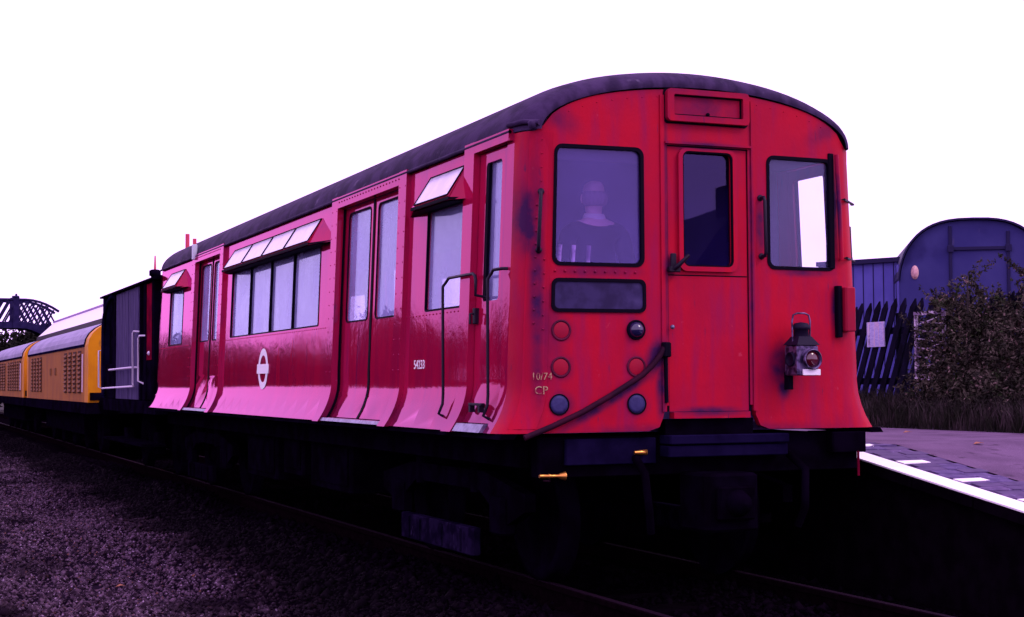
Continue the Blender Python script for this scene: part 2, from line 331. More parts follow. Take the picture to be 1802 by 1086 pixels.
def copy_tree(o, parent=None):
    c = o.copy(); COL.objects.link(c); c.parent = parent
    for ch in list(o.children): copy_tree(ch, c)
    return c

def inside(P, poly):
    poly = np.asarray(poly); x, y = P[:, 0], P[:, 1]; r = np.zeros(len(P), bool); j = len(poly)-1
    for i in range(len(poly)):
        xi, yi = poly[i]; xj, yj = poly[j]
        if yi != yj: r ^= ((yi > y) != (yj > y)) & (x < (xj-xi)*(y-yi)/(yj-yi)+xi)
        j = i
    return r
def rrect(x0, x1, z0, z1, r=.0, n=5):
    if r <= 0: return [(x0, z0), (x1, z0), (x1, z1), (x0, z1)]
    out = []
    for cx, cz, a in ((x1-r, z0+r, -90), (x1-r, z1-r, 0), (x0+r, z1-r, 90), (x0+r, z0+r, 180)):
        out += [(cx+r*math.cos(R(a+90*k/n)), cz+r*math.sin(R(a+90*k/n))) for k in range(n+1)]
    return out
def resample(loop, du, dv):
    out = []
    for i in range(len(loop)):
        a, b = loop[i], loop[(i+1) % len(loop)]
        n = max(1, int(math.ceil(max(abs(b[0]-a[0])/du, abs(b[1]-a[1])/dv))))
        out += [(a[0]+(b[0]-a[0])*k/n, a[1]+(b[1]-a[1])*k/n) for k in range(n)]
    return out
def panel(mb, loop, holes, mp, thick, du=.25, dv=.08, back=True):
    loops = [resample(l, du, dv) for l in [loop]+list(holes)]
    vs = []; es = []
    for l in loops:
        n = len(vs); vs += l; es += [(n+i, n+(i+1) % len(l)) for i in range(len(l))]
    A = np.array(loops[0]); lo = A.min(0); hi = A.max(0)
    gx = np.linspace(lo[0], hi[0], max(2, int((hi[0]-lo[0])/du)+1))[1:-1]; gz = np.linspace(lo[1], hi[1], max(2, int((hi[1]-lo[1])/dv)+1))[1:-1]
    if len(gx) and len(gz):
        G = np.array([(a, b) for a in gx for b in gz]); k = inside(G, loops[0])
        for h in loops[1:]: k &= ~inside(G, h)
        G = G[k]; B = np.array(vs)
        if len(G):
            dmin = np.array([np.min(np.hypot((B[:, 0]-g[0])/du, (B[:, 1]-g[1])/dv)) for g in G]); vs += [tuple(g) for g in G[dmin > .35]]
    ov, oe, of, *_ = delaunay_2d_cdt([Vector(p) for p in vs], es, [], 0, 1e-5)
    P = np.array([tuple(p) for p in ov]); T = np.array([f for f in of if len(f) == 3])
    c = P[T].mean(1); k = inside(c, loops[0])
    for h in loops[1:]: k &= ~inside(c, h)
    T = T[k]
    fr = [Vector(mp(u, v, 0)) for u, v in P]; bk = [Vector(mp(u, v, thick)) for u, v in P]
    t0 = T[0]; nrm = (fr[t0[1]]-fr[t0[0]]).cross(fr[t0[2]]-fr[t0[0]]); flip = nrm.dot(fr[t0[0]]-bk[t0[0]]) < 0
    T = [tuple(t[::-1]) if flip else tuple(t) for t in T]
    mb.add(fr, T, True)
    if back: mb.add(bk, [t[::-1] for t in T], False)
    cnt = {}
    for t in T:
        for i in range(3):
            e = (t[i], t[(i+1) % 3]); cnt[e] = 1
    rim = [e for e in cnt if (e[1], e[0]) not in cnt]
    rv = []; rf = []
    for (a, b) in rim:
        n = len(rv); rv += [fr[a], fr[b], bk[b], bk[a]]; rf.append((n+1, n, n+3, n+2))
    mb.add(rv, rf, False)
    return mb
def text_mesh(txt, size, mat4, name, mat, parent, sx=1., ext=.002):
    cu = bpy.data.curves.new(name, 'FONT'); cu.body = txt; cu.size = size; cu.align_x = 'CENTER'; cu.align_y = 'CENTER'; cu.extrude = ext; cu.resolution_u = 3
    ob = bpy.data.objects.new(name+'_tmp', cu); COL.objects.link(ob)
    bpy.context.view_layer.update()
    me = bpy.data.meshes.new_from_object(ob.evaluated_get(bpy.context.evaluated_depsgraph_get()))
    bpy.data.objects.remove(ob); bpy.data.curves.remove(cu)
    off = Matrix.Translation(-parent_world(parent))
    me.transform(off @ mat4 @ Matrix.Diagonal((sx, 1, 1, 1))); me.materials.clear(); me.materials.append(M[mat]); me.name = name
    return link(name, me, parent)

# ================================================================== SETTING
def sheet(name, x0, x1, y0, y1, z, mat, parent=None, kind='structure', nx=1, ny=1, zf=None):
    mb = MB(); xs = np.linspace(x0, x1, nx+1); ys = np.linspace(y0, y1, ny+1)
    vs = [(x, y, zf(x, y) if zf else z) for y in ys for x in xs]
    fs = [(j*(nx+1)+i, j*(nx+1)+i+1, (j+1)*(nx+1)+i+1, (j+1)*(nx+1)+i) for j in range(ny) for i in range(nx)]
    mb.add(vs, fs, True); o = mb.build(name, mat, parent, fix=False)
    if kind: o['kind'] = kind
    return o
sheet('ground', -700, 700, -500, 900, -.30, 'field')
gz = lambda x, y: -.16+.03*math.sin(x*1.3+y*.7)+.025*math.sin(x*2.9-y*1.1)-.05*min(1, max(0, (-x-1.6)/.8))+.10*max(0, 1-abs(x+1.25)/.5)
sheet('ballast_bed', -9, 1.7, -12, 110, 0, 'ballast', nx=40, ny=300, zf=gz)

# track: rails and sleepers
track = bpy.data.objects.new('railway_track', None); COL.objects.link(track); track['kind'] = 'structure'
for sx in (-1, 1):
    mb = MB(); prof = [(-.07,-.15), (.07,-.15), (.07,-.135), (.012,-.12), (.012,-.045), (.035,-.035), (.035,-.004), (.028,0), (-.028,0), (-.035,-.004), (-.035,-.035), (-.012,-.045), (-.012,-.12), (-.07,-.135)]
    mb.prism(prof, -14, 108, lambda p, q, a, s=sx: (s*.755+p, a, q)); o = mb.build('rail', 'rail', track)
    MB().box(sx*.755-.024, sx*.755+.024, -14, 108, .0005, .004).build('rail_head', 'railtop', o)
sl = MB().box(-1.3, 1.3, -.125, .125, -.29, -.135, .02).build('sleeper', 'sleeper', track); sl.location.y = -9
for k in range(1, 90):
    c = sl.copy(); COL.objects.link(c); c.location = (rng.uniform(-.02, .02), -9+k*.72, rng.uniform(-.008, .008))

# loose stones over the ash
def stones(name, n, xr, yr, sz, mat, ypow=1., zf=gz, zo=.0):
    base = np.array([(1,0,0), (-1,0,0), (0,1,0), (0,-1,0), (0,0,1), (0,0,-1)], float)
    tri = np.array([(0,2,4), (2,1,4), (1,3,4), (3,0,4), (2,0,5), (1,2,5), (3,1,5), (0,3,5)])
    x = rng.uniform(*xr, n); y = yr[0]+(yr[1]-yr[0])*rng.random(n)**ypow
    s = rng.uniform(sz[0], sz[1], n)*(1+1.1*(rng.random(n) > .93)); z = np.array([zf(a, b) for a, b in zip(x, y)])+s*.25+zo
    V = base[None]*(1+rng.uniform(-.35, .35, (n, 6, 1)))*s[:, None, None]
    V[:, :, 2] *= rng.uniform(.5, .95, (n, 1))
    a = rng.uniform(0, 6.28, n); ca, sa = np.cos(a), np.sin(a); X = V[:, :, 0]*ca[:, None]-V[:, :, 1]*sa[:, None]; Y = V[:, :, 0]*sa[:, None]+V[:, :, 1]*ca[:, None]
    til = rng.uniform(-.6, .6, n); Z = V[:, :, 2]+X*til[:, None]
    P = np.stack([X+x[:, None], Y+y[:, None], Z+z[:, None]], -1).reshape(-1, 3)
    T = (tri[None]+6*np.arange(n)[:, None, None]).reshape(-1, 3)
    me = bpy.data.meshes.new(name); me.vertices.add(len(P)); me.vertices.foreach_set('co', P.ravel()); me.loops.add(T.size); me.loops.foreach_set('vertex_index', T.ravel().astype(np.int32))
    me.polygons.add(len(T)); me.polygons.foreach_set('loop_start', np.arange(0, T.size, 3, dtype=np.int32)); me.polygons.foreach_set('loop_total', np.full(len(T), 3, dtype=np.int32)); me.update(calc_edges=True)
    me.materials.append(M[mat]); return link(name, me)
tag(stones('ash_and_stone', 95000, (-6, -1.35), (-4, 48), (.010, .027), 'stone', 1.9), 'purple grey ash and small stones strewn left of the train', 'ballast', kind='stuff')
tag(stones('track_ballast', 20000, (-1.6, 1.5), (-5, 22), (.016, .034), 'oilstone', 1.3), 'black oily ballast between the rails under the red train', 'ballast', kind='stuff')

# platform with its ramp coming down towards the camera
def pz(y): return .90 if y > 1.0 else max(-.2, .90+.148*(y-1.0))
plat = bpy.data.objects.new('platform', None); COL.objects.link(plat); plat['kind'] = 'structure'
ys = [-6.4, 1.0, 70.]
mb = MB()
for a, b in ((-6.4, 1.0), (1.0, 70.)):
    mb.add([(2.27, a, pz(a)), (4.75, a, pz(a)), (4.75, b, pz(b)), (2.27, b, pz(b))], [(0,1,2,3)])
mb.build('asphalt_surface', 'asphalt', plat, fix=False)
mb = MB()
for a, b in ((-6.4, 1.0), (1.0, 70.)):
    mb.add([(1.60, a, pz(a)-.010), (2.32, a, pz(a)-.010), (2.32, b, pz(b)-.010), (1.60, b, pz(b)-.010)], [(0,1,2,3)])
mb.build('paving_bed', 'joint', plat, fix=False)
mb = MB()
mb.add([(1.66, -6.4, -.4), (1.66, -6.4, pz(-6.4)-.03), (1.66, 1.0, .87), (1.66, 70, .87), (1.66, 70, -.4)], [(0,1,2,3,4)])
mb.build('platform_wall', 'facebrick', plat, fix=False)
# coping slabs with the white painted edge, blue paving bricks behind them
slope = math.atan(.148)
def tilt(o, y): o.rotation_euler.x = slope if y < .98 else 0
cop = MB().box(-.11, .11, -.318, .318, -.09, 0, .012).build('coping_slab', 'facebrick', plat)
y = -5.6; first = True
while y < 12:
    o = cop if first else cop.copy()
    if not first: COL.objects.link(o)
    first = False; o.location = (1.68, y, pz(y)); tilt(o, y); y += .645
m = MB()
for a, b in ((-6.0, 1.0), (1.0, 40.)): m.add([(1.566, a, pz(a)+.005), (1.765, a, pz(a)+.005), (1.765, b, pz(b)+.005), (1.566, b, pz(b)+.005), (1.566, a, pz(a)-.006), (1.566, b, pz(b)-.006)], [(0,1,2,3), (4,0,3,5)])
m.build('white_edge_line', 'linepaint', plat, fix=False)
tick = MB().box(0, .26, -.045, .045, -.04, .0).build('painted_tick_slab', 'linepaint', plat); first = True
for k in range(-5, 8):
    y = .31+.645*k; o = tick if first else tick.copy()
    if not first: COL.objects.link(o)
    first = False; o.location = (1.795, y, pz(y)+.006); tilt(o, y); o.rotation_euler.z = .10
bricks = [MB().box(-.110, .110, -.0545, .0545, -.05, 0, .005).build('brick', m_, plat) for m_ in ('brick1', 'brick2', 'brick3')]
used = [False]*3; ny = 0; nb = 0
y = -2.6
while y < 3.4 and nb < 260:
    for c in range(2):
        k = rng.integers(0, 3); o = bricks[k] if not used[k] else bricks[k].copy()
        if used[k]: COL.objects.link(o)
        used[k] = True; o.location = (1.905+c*.223+(.05 if ny % 2 else 0), y, pz(y)+rng.uniform(-.006, .003)); tilt(o, y); nb += 1
        o.rotation_euler.z = rng.uniform(-.03, .03)
    y += .112; ny += 1
mb = MB()
y = 3.4
while y < 20: mb.box(1.79, 2.30, y, y+.105, .85, .897); y += .112
tag(mb.build('far_paving', 'brick1', plat), kind='stuff')

# bank behind the platform
mb = MB()
bx = [4.72, 5.0, 5.6, 7.0, 16, 60]; bzs = [.88, .93, 1.02, 1.0, .9, .9]; by = [-30, -6.5, -3, 1.0, 4, 8, 20, 80]
vs = [(x, y, z if y >= 1 else z-.90+max(-.28, pz(y))) for y in by for x, z in zip(bx, bzs)]; nX = len(bx)
mb.add(vs, [(j*nX+i, j*nX+i+1, (j+1)*nX+i+1, (j+1)*nX+i) for j in range(len(by)-1) for i in range(nX-1)], True)
mb.build('bank', 'soil', None, fix=False)['kind'] = 'structure'

def blades(name, n, xr, yr, h, mat, z0):
    x = rng.uniform(*xr, n); y = rng.uniform(*yr, n); hh = rng.uniform(*h, n); a = rng.uniform(0, 6.28, n); lx = rng.normal(0, .3, n)*hh; ly = rng.normal(0, .3, n)*hh
    z = np.array([z0(p, q) for p, q in zip(x, y)]); wd = .006
    P = np.empty((n, 5, 3)); dx, dy = np.cos(a)*wd, np.sin(a)*wd
    P[:, 0] = np.stack([x-dx, y-dy, z-.02], -1); P[:, 1] = np.stack([x+dx, y+dy, z-.02], -1)
    P[:, 2] = np.stack([x+dx*.8+lx*.4, y+dy*.8+ly*.4, z+hh*.6], -1); P[:, 3] = np.stack([x-dx*.8+lx*.4, y-dy*.8+ly*.4, z+hh*.6], -1); P[:, 4] = np.stack([x+lx, y+ly, z+hh], -1)
    fs = []
    for i in range(n): b = 5*i; fs += [(b, b+1, b+2, b+3), (b+3, b+2, b+4)]
    me = bpy.data.meshes.new(name); me.from_pydata(P.reshape(-1, 3).tolist(), [], fs); me.materials.append(M[mat]); return link(name, me)
bankz = lambda x, y: float(np.interp(x, bx, bzs))
tag(blades('verge_grass', 16000, (4.72, 6.3), (.8, 10), (.08, .34), 'grass', bankz), 'rough dark grass along the back of the platform', 'grass', kind='stuff')

# ================================================================== THE RED CAR
LEN = 13.45; ZB = 1.07; ZC = 3.03
def hw(z): return 1.335-.04*max(0, z-1.5)+(.125*((1.42-z)/.35)**2 if z < 1.42 else 0)
def side(sg, off): return lambda y, z, d: (sg*(hw(z)+off-d), y, z)
def plan(s):
    a = abs(s); sg = 1 if s >= 0 else -1
    if a <= 1.12: return s, .03*(s/1.12)**2, Vector((.0536*s/1.12, -1, 0)).normalized()
    t = min((a-1.12)/.2, math.pi/2); return sg*(1.12+.2*math.sin(t)), .03+.2*(1-math.cos(t)), Vector((sg*math.sin(t), -math.cos(t), 0))
def planY(x):
    a = min(abs(x), 1.3199); return .03*(a/1.12)**2 if a <= 1.12 else .03+.2*(1-math.sqrt(max(0, 1-((a-1.12)/.2)**2)))
def front(off):
    def f(s, z, d):
        x, y, n = plan(s); wgt = min(1, max(0, (abs(s)-.75)/.55)); wgt = wgt*wgt*(3-2*wgt)
        x += (1 if s >= 0 else -1)*wgt*(hw(z)-1.32)
        return (x+n.x*(off-d), y+n.y*(off-d), z)
    return f
def arch(x): return ZC+.33*math.sqrt(max(0, 1-(x/1.2)**2))

car = thing('underground_car', (0, 6.7, 0), 'red underground railway carriage with flared sides and an oil lamp on its front', 'train carriage')
DOORS = [(2.52, 4.24), (9.28, 10.80)]
WINS = [(1.13, 1.88), (4.88, 8.67), (11.70, 12.68)]
WZ = (1.94, 2.68)
for sg in (-1, 1):
    holes = [rrect(.35, .87, 1.10, 2.98)]+[rrect(a, b, 1.10, 2.96) for a, b in DOORS]+[rrect(a, b, *WZ, .02, 3) for a, b in WINS]
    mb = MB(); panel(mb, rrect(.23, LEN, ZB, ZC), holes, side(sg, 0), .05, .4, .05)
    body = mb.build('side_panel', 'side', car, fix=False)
    # raised pillars and headers round the door openings
    for a, b in DOORS+[(.36, .87)]:
        cab = b < 1
        mb = MB()
        for p, q in (((b+.003, b+.19),) if cab else ((a-.19, a-.003), (b+.003, b+.19))):
            panel(mb, rrect(p, q, ZB-.005, ZC+.035, .0), [], side(sg, .036), .045, .3, .05)
            mb2 = mb
        panel(mb, rrect(a-(.11 if cab else .002), b+.002, 2.985 if cab else 2.962, ZC+.032), [], side(sg, .036), .045, .3, .05)
        mb.build('door_surround', 'side', body, fix=False)
    # windows: glass, rubber, mullions
    for a, b in WINS:
        mb = MB(); panel(mb, rrect(a-.002, b+.002, WZ[0]-.002, WZ[1]+.002), [], side(sg, -.022), .006, .4, .2); g = mb.build('window', 'glass' if sg < 0 else 'clearglass', car, fix=False)
        mb = MB(); panel(mb, rrect(a-.010, b+.010, WZ[0]-.010, WZ[1]+.010, .025, 3), [rrect(a+.003, b-.003, WZ[0]+.003, WZ[1]-.003, .02, 3)], side(sg, .005), .02, .4, .2)
        mb.build('window_frame', 'rubber', g, fix=False)
        if b-a > 2:
            for ym in (5.86, 6.80, 7.74): mb = MB(); panel(mb, rrect(ym-.011, ym+.011, *WZ), [], side(sg, .003), .03, .4, .2); mb.build('mullion', 'rubber', g, fix=False)
    # double doors
    for (a, b) in DOORS:
        mid = (a+b)/2
        for (p, q, near) in ((a+.012, mid-.012, True), (mid+.012, b-.012, False)):
            wq = (p+.02, q-.10) if near else (p+.09, q-.11)
            mb = MB(); panel(mb, rrect(p, q, 1.105, 2.955), [rrect(wq[0], wq[1], 1.94, 2.90, .05, 4)], side(sg, -.045), .035, .4, .06)
            leaf = mb.build('door', 'side', car, fix=False)
            mb = MB(); panel(mb, rrect(wq[0]-.01, wq[1]+.01, 1.93, 2.91), [], side(sg, -.06), .006, .4, .3); mb.build('door_window', 'glass' if sg < 0 else 'clearglass', leaf, fix=False)
            mb = MB(); panel(mb, rrect(wq[0]-.008, wq[1]+.008, 1.932, 2.908, .055, 4), [rrect(wq[0]+.004, wq[1]-.004, 1.944, 2.896, .045, 4)], side(sg, -.040), .01, .4, .3); mb.build('window_rubber', 'rubber', leaf, fix=False)
            ye = (q if near else p); mb = MB(); panel(mb, rrect(ye-.012, ye+.012, 1.10, 2.95), [], side(sg, -.038), .03, .4, .06); mb.build('edge_rubber', 'rubber', leaf, fix=False)
        mb = MB(); panel(mb, rrect(a+.005, b-.005, 1.072, 1.098), [], side(sg, .02), .06, .4, .1); mb.build('door_step', 'step', car, fix=False)
        # door track grooves at both edges
        for ye in (a+.004, b-.004): mb = MB(); panel(mb, rrect(ye-.008, ye+.008, 1.10, 2.955), [], side(sg, -.02), .02, .4, .06); mb.build('door_seal', 'rubber', car, fix=False)
    # cab side door
    mb = MB(); panel(mb, rrect(.358, .862, 1.13, 2.972), [rrect(*((.46, .745) if sg < 0 else (.40, .80)), 1.95, 2.90, .03, 3)], side(sg, -.012), .04, .3, .05)
    cd = mb.build('cab_door', 'side', car, fix=False)
    mb = MB(); panel(mb, rrect(*((.455, .75) if sg < 0 else (.395, .805)), 1.945, 2.905), [], side(sg, -.04), .006, .4, .3); mb.build('door_window', 'glass' if sg < 0 else 'cleanglass', cd, fix=False)
    mb = MB(); panel(mb, rrect(*((.70, .755) if sg < 0 else (.78, .815)), 1.95, 2.90), [], side(sg, -.014), .02, .4, .3); mb.build('window_runner', 'rubber', cd, fix=False)
    mb = MB(); mb.box(sg*(hw(1.86)-.02), sg*(hw(1.86)+.02), .80, .845, 1.80, 1.91, .006); mb.tube([(sg*(hw(1.86)+.02), .82, 1.87), (sg*(hw(1.86)+.045), .82, 1.87), (sg*(hw(1.86)+.045), .82, 1.80)], .009); mb.build('door_handle', 'rail_black', cd)
    mb = MB(); mb.box(sg*(hw(1.2)+.0), sg*(hw(1.2)+.03), .50, .74, 1.245, 1.262, .004); mb.box(sg*(hw(1.2)+.0), sg*(hw(1.2)+.035), .52, .55, 1.20, 1.245); mb.box(sg*(hw(1.2)+.0), sg*(hw(1.2)+.035), .69, .72, 1.20, 1.245); mb.build('foot_treadle', 'rail_black', cd)
    mb = MB(); panel(mb, rrect(.36, .86, 1.072, 1.125), [], side(sg, .03), .07, .4, .1); mb.build('cab_step', 'step', car, fix=False)
    # long handrails beside the cab door
    k = .065
    X = lambda z, e=k: sg*(hw(z)+e)
    mb = MB(); zz = np.linspace(1.18, 2.08, 14)
    mb.tube([(X(1.16, -.01), 1.27, 1.16)]+[(sg*max(hw(1.5)+k, hw(z)+.04), 1.27, z) for z in zz]+[(X(2.1), 1.255, 2.12), (X(2.1), 1.21, 2.14), (X(2.1), .74, 2.14), (X(2.1), .70, 2.125), (X(2.1), .685, 2.09), (X(2.0), .68, 1.99), (X(2.0, -.03), .68, 1.975)], .011)
    mb.build('handrail', 'rail_black', car)
    mb = MB()
    mb.tube([(X(1.16, -.01), .41, 1.16)]+[(sg*max(hw(1.5)+k, hw(z)+.04), .41, z) for z in zz]+[(X(2.1), .40, 2.12), (X(2.1), .37, 2.14), (X(2.1, .03), .30, 2.145), (X(2.1, -.03), .27, 2.145)], .011)
    mb.build('handrail', 'rail_black', car)
    # glazed ventilator hoods above the windows
    for (b0, b1, t0, t1, n) in ((.98, 2.33, 1.10, 1.86, 1), (4.36, 8.95, 4.86, 8.60, 4), (11.38, 13.05, 11.62, 12.66, 1)):
        zt, zb = 2.945, 2.705; pr = .14
        xt, xb = hw(zt)-.005, hw(zb)-.005; xo = hw(zb)+pr
        mb = MB()
        vs = [(sg*xt, t0, zt), (sg*xt, t1, zt), (sg*xo, t1+.02, zb), (sg*xo, t0-.02, zb), (sg*xb, b0, zb-.015), (sg*xb, b1, zb-.015), (sg*xo, t0-.02, zb-.022), (sg*xo, t1+.02, zb-.022)]
        mb.add(vs, [(0,1,2,3)]); mb.add(vs, [(0,3,6,4)]); mb.add(vs, [(1,5,7,2)]); mb.add(vs, [(4,6,7,5)])
        hood = mb.build('ventilator_hood', 'hood', car, fix=True)
        mb = MB()
        mb.add([(sg*(xb+.004), b0+.05, zb-.024), (sg*(xb+.004), b1-.05, zb-.024), (sg*(xo-.01), t1-.0, zb-.030), (sg*(xo-.01), t0+.0, zb-.030)], [(0,1,2,3)]); mb.add([(sg*(xo+.003), t0-.03, zb+.004), (sg*(xo+.003), t1+.03, zb+.004), (sg*(xo+.003), t1+.03, zb-.020), (sg*(xo+.003), t0-.03, zb-.020)], [(0,1,2,3)]); mb.add([(sg*(xb+.004), b0+.03, zb-.004), (sg*(xo+.003), t0-.03, zb-.004), (sg*(xo+.003), t0-.03, zb-.020), (sg*(xb+.004), b0+.03, zb-.020)], [(0,1,2,3)]); mb.add([(sg*(xb+.004), b1-.03, zb-.004), (sg*(xo+.003), t1+.03, zb-.004), (sg*(xo+.003), t1+.03, zb-.020), (sg*(xb+.004), b1-.03, zb-.020)], [(0,1,2,3)]); mb.build('hood_underside', 'rubber', hood, fix=False)
        L = (t1-t0)/n
        nv = Vector((zt-zb, 0, xo-xt)).normalized()
        for i in range(n):
            ya, yb = t0+L*i+.02, t0+L*(i+1)-.02
            mb = MB(); P = []
            for e in (.004, -.004):
                for (yy, ff) in ((ya, .05), (yb, .05), (yb, .93), (ya, .93)):
                    xx = xt+(xo-xt)*ff+nv.x*e; z_ = zt+(zb-zt)*ff+nv.z*e; P.append((sg*xx, yy, z_))
            mb.add(P, [(0,1,2,3), (7,6,5,4), (0,4,5,1), (1,5,6,2), (2,6,7,3), (3,7,4,0)]); pn = mb.build('hood_pane', 'hoodglass', hood)
            mb = MB()
            for (q0, q1) in (((ya, .05), (yb, .05)), ((ya, .93), (yb, .93)), ((ya, .05), (ya, .93)), ((yb, .05), (yb, .93))):
                e = .005; A_ = [(sg*(xt+(xo-xt)*ff+nv.x*e), yy, zt+(zb-zt)*ff+nv.z*e) for yy, ff in (q0, q1)]; mb.bar(A_[0], A_[1], .012, .008)
            mb.build('pane_edge', 'rubber', pn)
    # bottom solebar trim, rivets
    mb = MB()
    for yy in np.arange(.95, LEN-.1, .075):
        inh = any(a-.02 < yy < b+.02 for a, b in DOORS) or yy < 1.0
        if not inh:
            mb.ball((sg*(hw(1.905)), yy, 1.905), .007, 5, 3)
    for a, b in DOORS:
        for yy in np.arange(a, b, .08): mb.ball((sg*(hw(3.0)+.036), yy, 3.012), .008, 5, 3)
        for yy in (a-.165, a-.03, b+.03, b+.165):
            for zz_ in np.arange(1.5, 3.0, .12): mb.ball((sg*(hw(zz_)+.036), yy, zz_), .006, 5, 3)
    tag(mb.build('rivets', 'side', car), kind='stuff')
    mb = MB(); panel(mb, rrect(.05, LEN, 1.035, 1.069), [], side(sg, -.02), .1, .5, .1); mb.build('bottom_rail', 'black', car, fix=False)

# emblem and number on the near side
mb = MB(); n = 40; zc, yc = 1.555, 6.97
def ringpart(mb, ro, ri):
    vs = []; fs = []
    for k in range(n):
        a = 2*math.pi*k/n
        for r in (ro, ri):
            y, z = yc+r*math.cos(a), zc+r*math.sin(a); vs.append((-(hw(z)+.006), y, z))
    for k in range(n): j = (k+1) % n; fs.append((2*k, 2*k+1, 2*j+1, 2*j))
    mb.add(vs, fs)
ringpart(mb, .215, .142)
emb = mb.build('roundel', 'white', car)
mb = MB(); panel(mb, rrect(yc-.255, yc+.255, zc-.05, zc+.05), [], side(-1, .009), .004, .3, .05); mb.build('roundel_bar', 'white', emb, fix=False)
def sideM(y, z, off): return Matrix(((0,0,-1,-(hw(z)+off)), (-1,0,0,y), (0,1,0,z), (0,0,0,1)))
text_mesh('54233', .095, sideM(1.96, 1.533, .004), 'car_number', 'white', car, 1.05)

# front: two panels with the door opening between
xs = np.linspace(-1.434, 1.434, 49)
top = [(float(s), arch(plan(s)[0])-.002) for s in xs[::-1]]
DX0, DX1 = -.272, .352
def bottom(s): return ZB if s < -.45 or s > .5 else ZB+.02
loop = [(-1.434, ZB), (-.42, ZB+.005), (-.345, ZB+.03), (-.315, ZB+.10), (-.30, ZB+.17), (DX0, ZB+.17), (DX0, 2.978), (DX1, 2.978), (DX1, ZB+.17), (.385, ZB+.17), (.395, ZB+.10), (.43, ZB+.03), (.50, ZB+.005), (1.434, ZB)]+top
LW = (-1.10, -.458, 2.165, 2.935); RW = (.512, 1.06, 2.175, 2.937)
mb = MB(); panel(mb, loop, [rrect(*LW, .05), rrect(*RW, .05)], front(0), .05, .08, .08)
face = mb.build('front_panel', 'front', car, fix=False)
def fpan(name, mat, lp, hs, off, th, par, du=.12, dv=.12):
    mb = MB(); panel(mb, lp, hs, front(off), th, du, dv); return mb.build(name, mat, par, fix=False)
def grow(r, e): return (r[0]-e, r[1]+e, r[2]-e, r[3]+e)
for r, gname in ((LW, 'cabglass'), (RW, 'clearglass')):
    g = fpan('front_window', gname, rrect(*grow(r, .004)), [], -.016, .006, car)
    fpan('window_rubber', 'rubber', rrect(*grow(r, .012), .058), [rrect(*grow(r, -.012), .042)], .006, .03, g)
MB().box(1.015, 1.06, planY(1.03)-.012, planY(1.03)+.04, 2.18, 2.99, .006).build('window_runner', 'rubber', face)
door = fpan('front_door', 'front', rrect(DX0+.006, DX1-.006, 1.20, 2.972), [rrect(-.155, .225, 2.17, 2.94, .045)], -.012, .04, car)
fpan('door_window', 'doorglass', rrect(-.16, .23, 2.165, 2.945), [], -.030, .006, door)
fpan('window_frame', 'front', rrect(-.19, .26, 2.135, 2.962, .06), [rrect(-.158, .228, 2.167, 2.943, .045)], .012, .03, door)
fpan('window_rubber', 'rubber', rrect(-.160, .230, 2.165, 2.945, .047), [rrect(-.150, .220, 2.177, 2.933, .04)], .008, .02, door)
fpan('door_seam', 'rubber', rrect(DX0+.01, DX1-.01, 2.104, 2.112), [], -.0105, .01, door)
for a in (DX0, DX1): fpan('door_gap', 'rubber', rrect(a-.006, a+.006, 1.20, 2.975), [], -.008, .03, face)
fpan('door_gap', 'rubber', rrect(DX0, DX1, 2.970, 2.980), [], -.007, .03, face)
for a in (DX0-.052, DX1+.022): fpan('door_bead', 'front', rrect(a, a+.03, 1.20, 3.31), [], .010, .02, face)
fpan('door_drip_strip', 'front', rrect(DX0-.02, DX1+.02, 2.985, 3.0), [], .022, .03, face)
mb = MB(); mb.box(-.285, -.20, -.05, -.008, 2.125, 2.16, .006); mb.tube([(-.245, -.04, 2.15), (-.235, -.075, 2.165), (-.16, -.085, 2.235)], [.02, .016, .012]); mb.box(-.262, -.222, -.03, -.008, 2.15, 2.25, .006); mb.build('door_handle', 'rail_black', door)
MB().ball((-.255, -.022, 1.76), .016, 8, 6).build('door_lock', 'step', door)
fpan('door_sill', 'front', rrect(DX0+.02, DX1-.02, 1.155, 1.196), [], .03, .07, car)
fpan('threshold', 'black', rrect(DX0-.02, DX1+.03, 1.04, 1.15), [], -.02, .1, car)
# destination box over the door
mb = MB(); panel(mb, rrect(-.285, .345, 3.135, 3.352, .03), [rrect(-.235, .295, 3.175, 3.315, .01)], front(.045), .06, .1, .1); db = mb.build('destination_box', 'front', car, fix=False)
fpan('box_flap', 'front', rrect(-.235, .295, 3.175, 3.315), [], .012, .02, db)
fpan('inner_frame', 'rubber', rrect(-.238, .298, 3.172, 3.318), [rrect(-.226, .286, 3.186, 3.306)], .022, .02, db)
MB().ball((.03, -.025, 3.192), .014, 8, 6).build('flap_catch', 'rubber', db)
fpan('box_flange', 'rubber', rrect(-.297, .357, 3.122, 3.362, .035), [rrect(-.28, .34, 3.14, 3.347, .03)], .006, .01, db)
# dark marker plate and its frame
pl = fpan('marker_plate', 'plate', rrect(-1.10, -.452, 1.865, 2.06, .035), [], .004, .01, car)
fpan('plate_frame', 'rubber', rrect(-1.112, -.44, 1.852, 2.073, .045), [rrect(-1.09, -.462, 1.875, 2.05, .03)], .012, .02, pl)
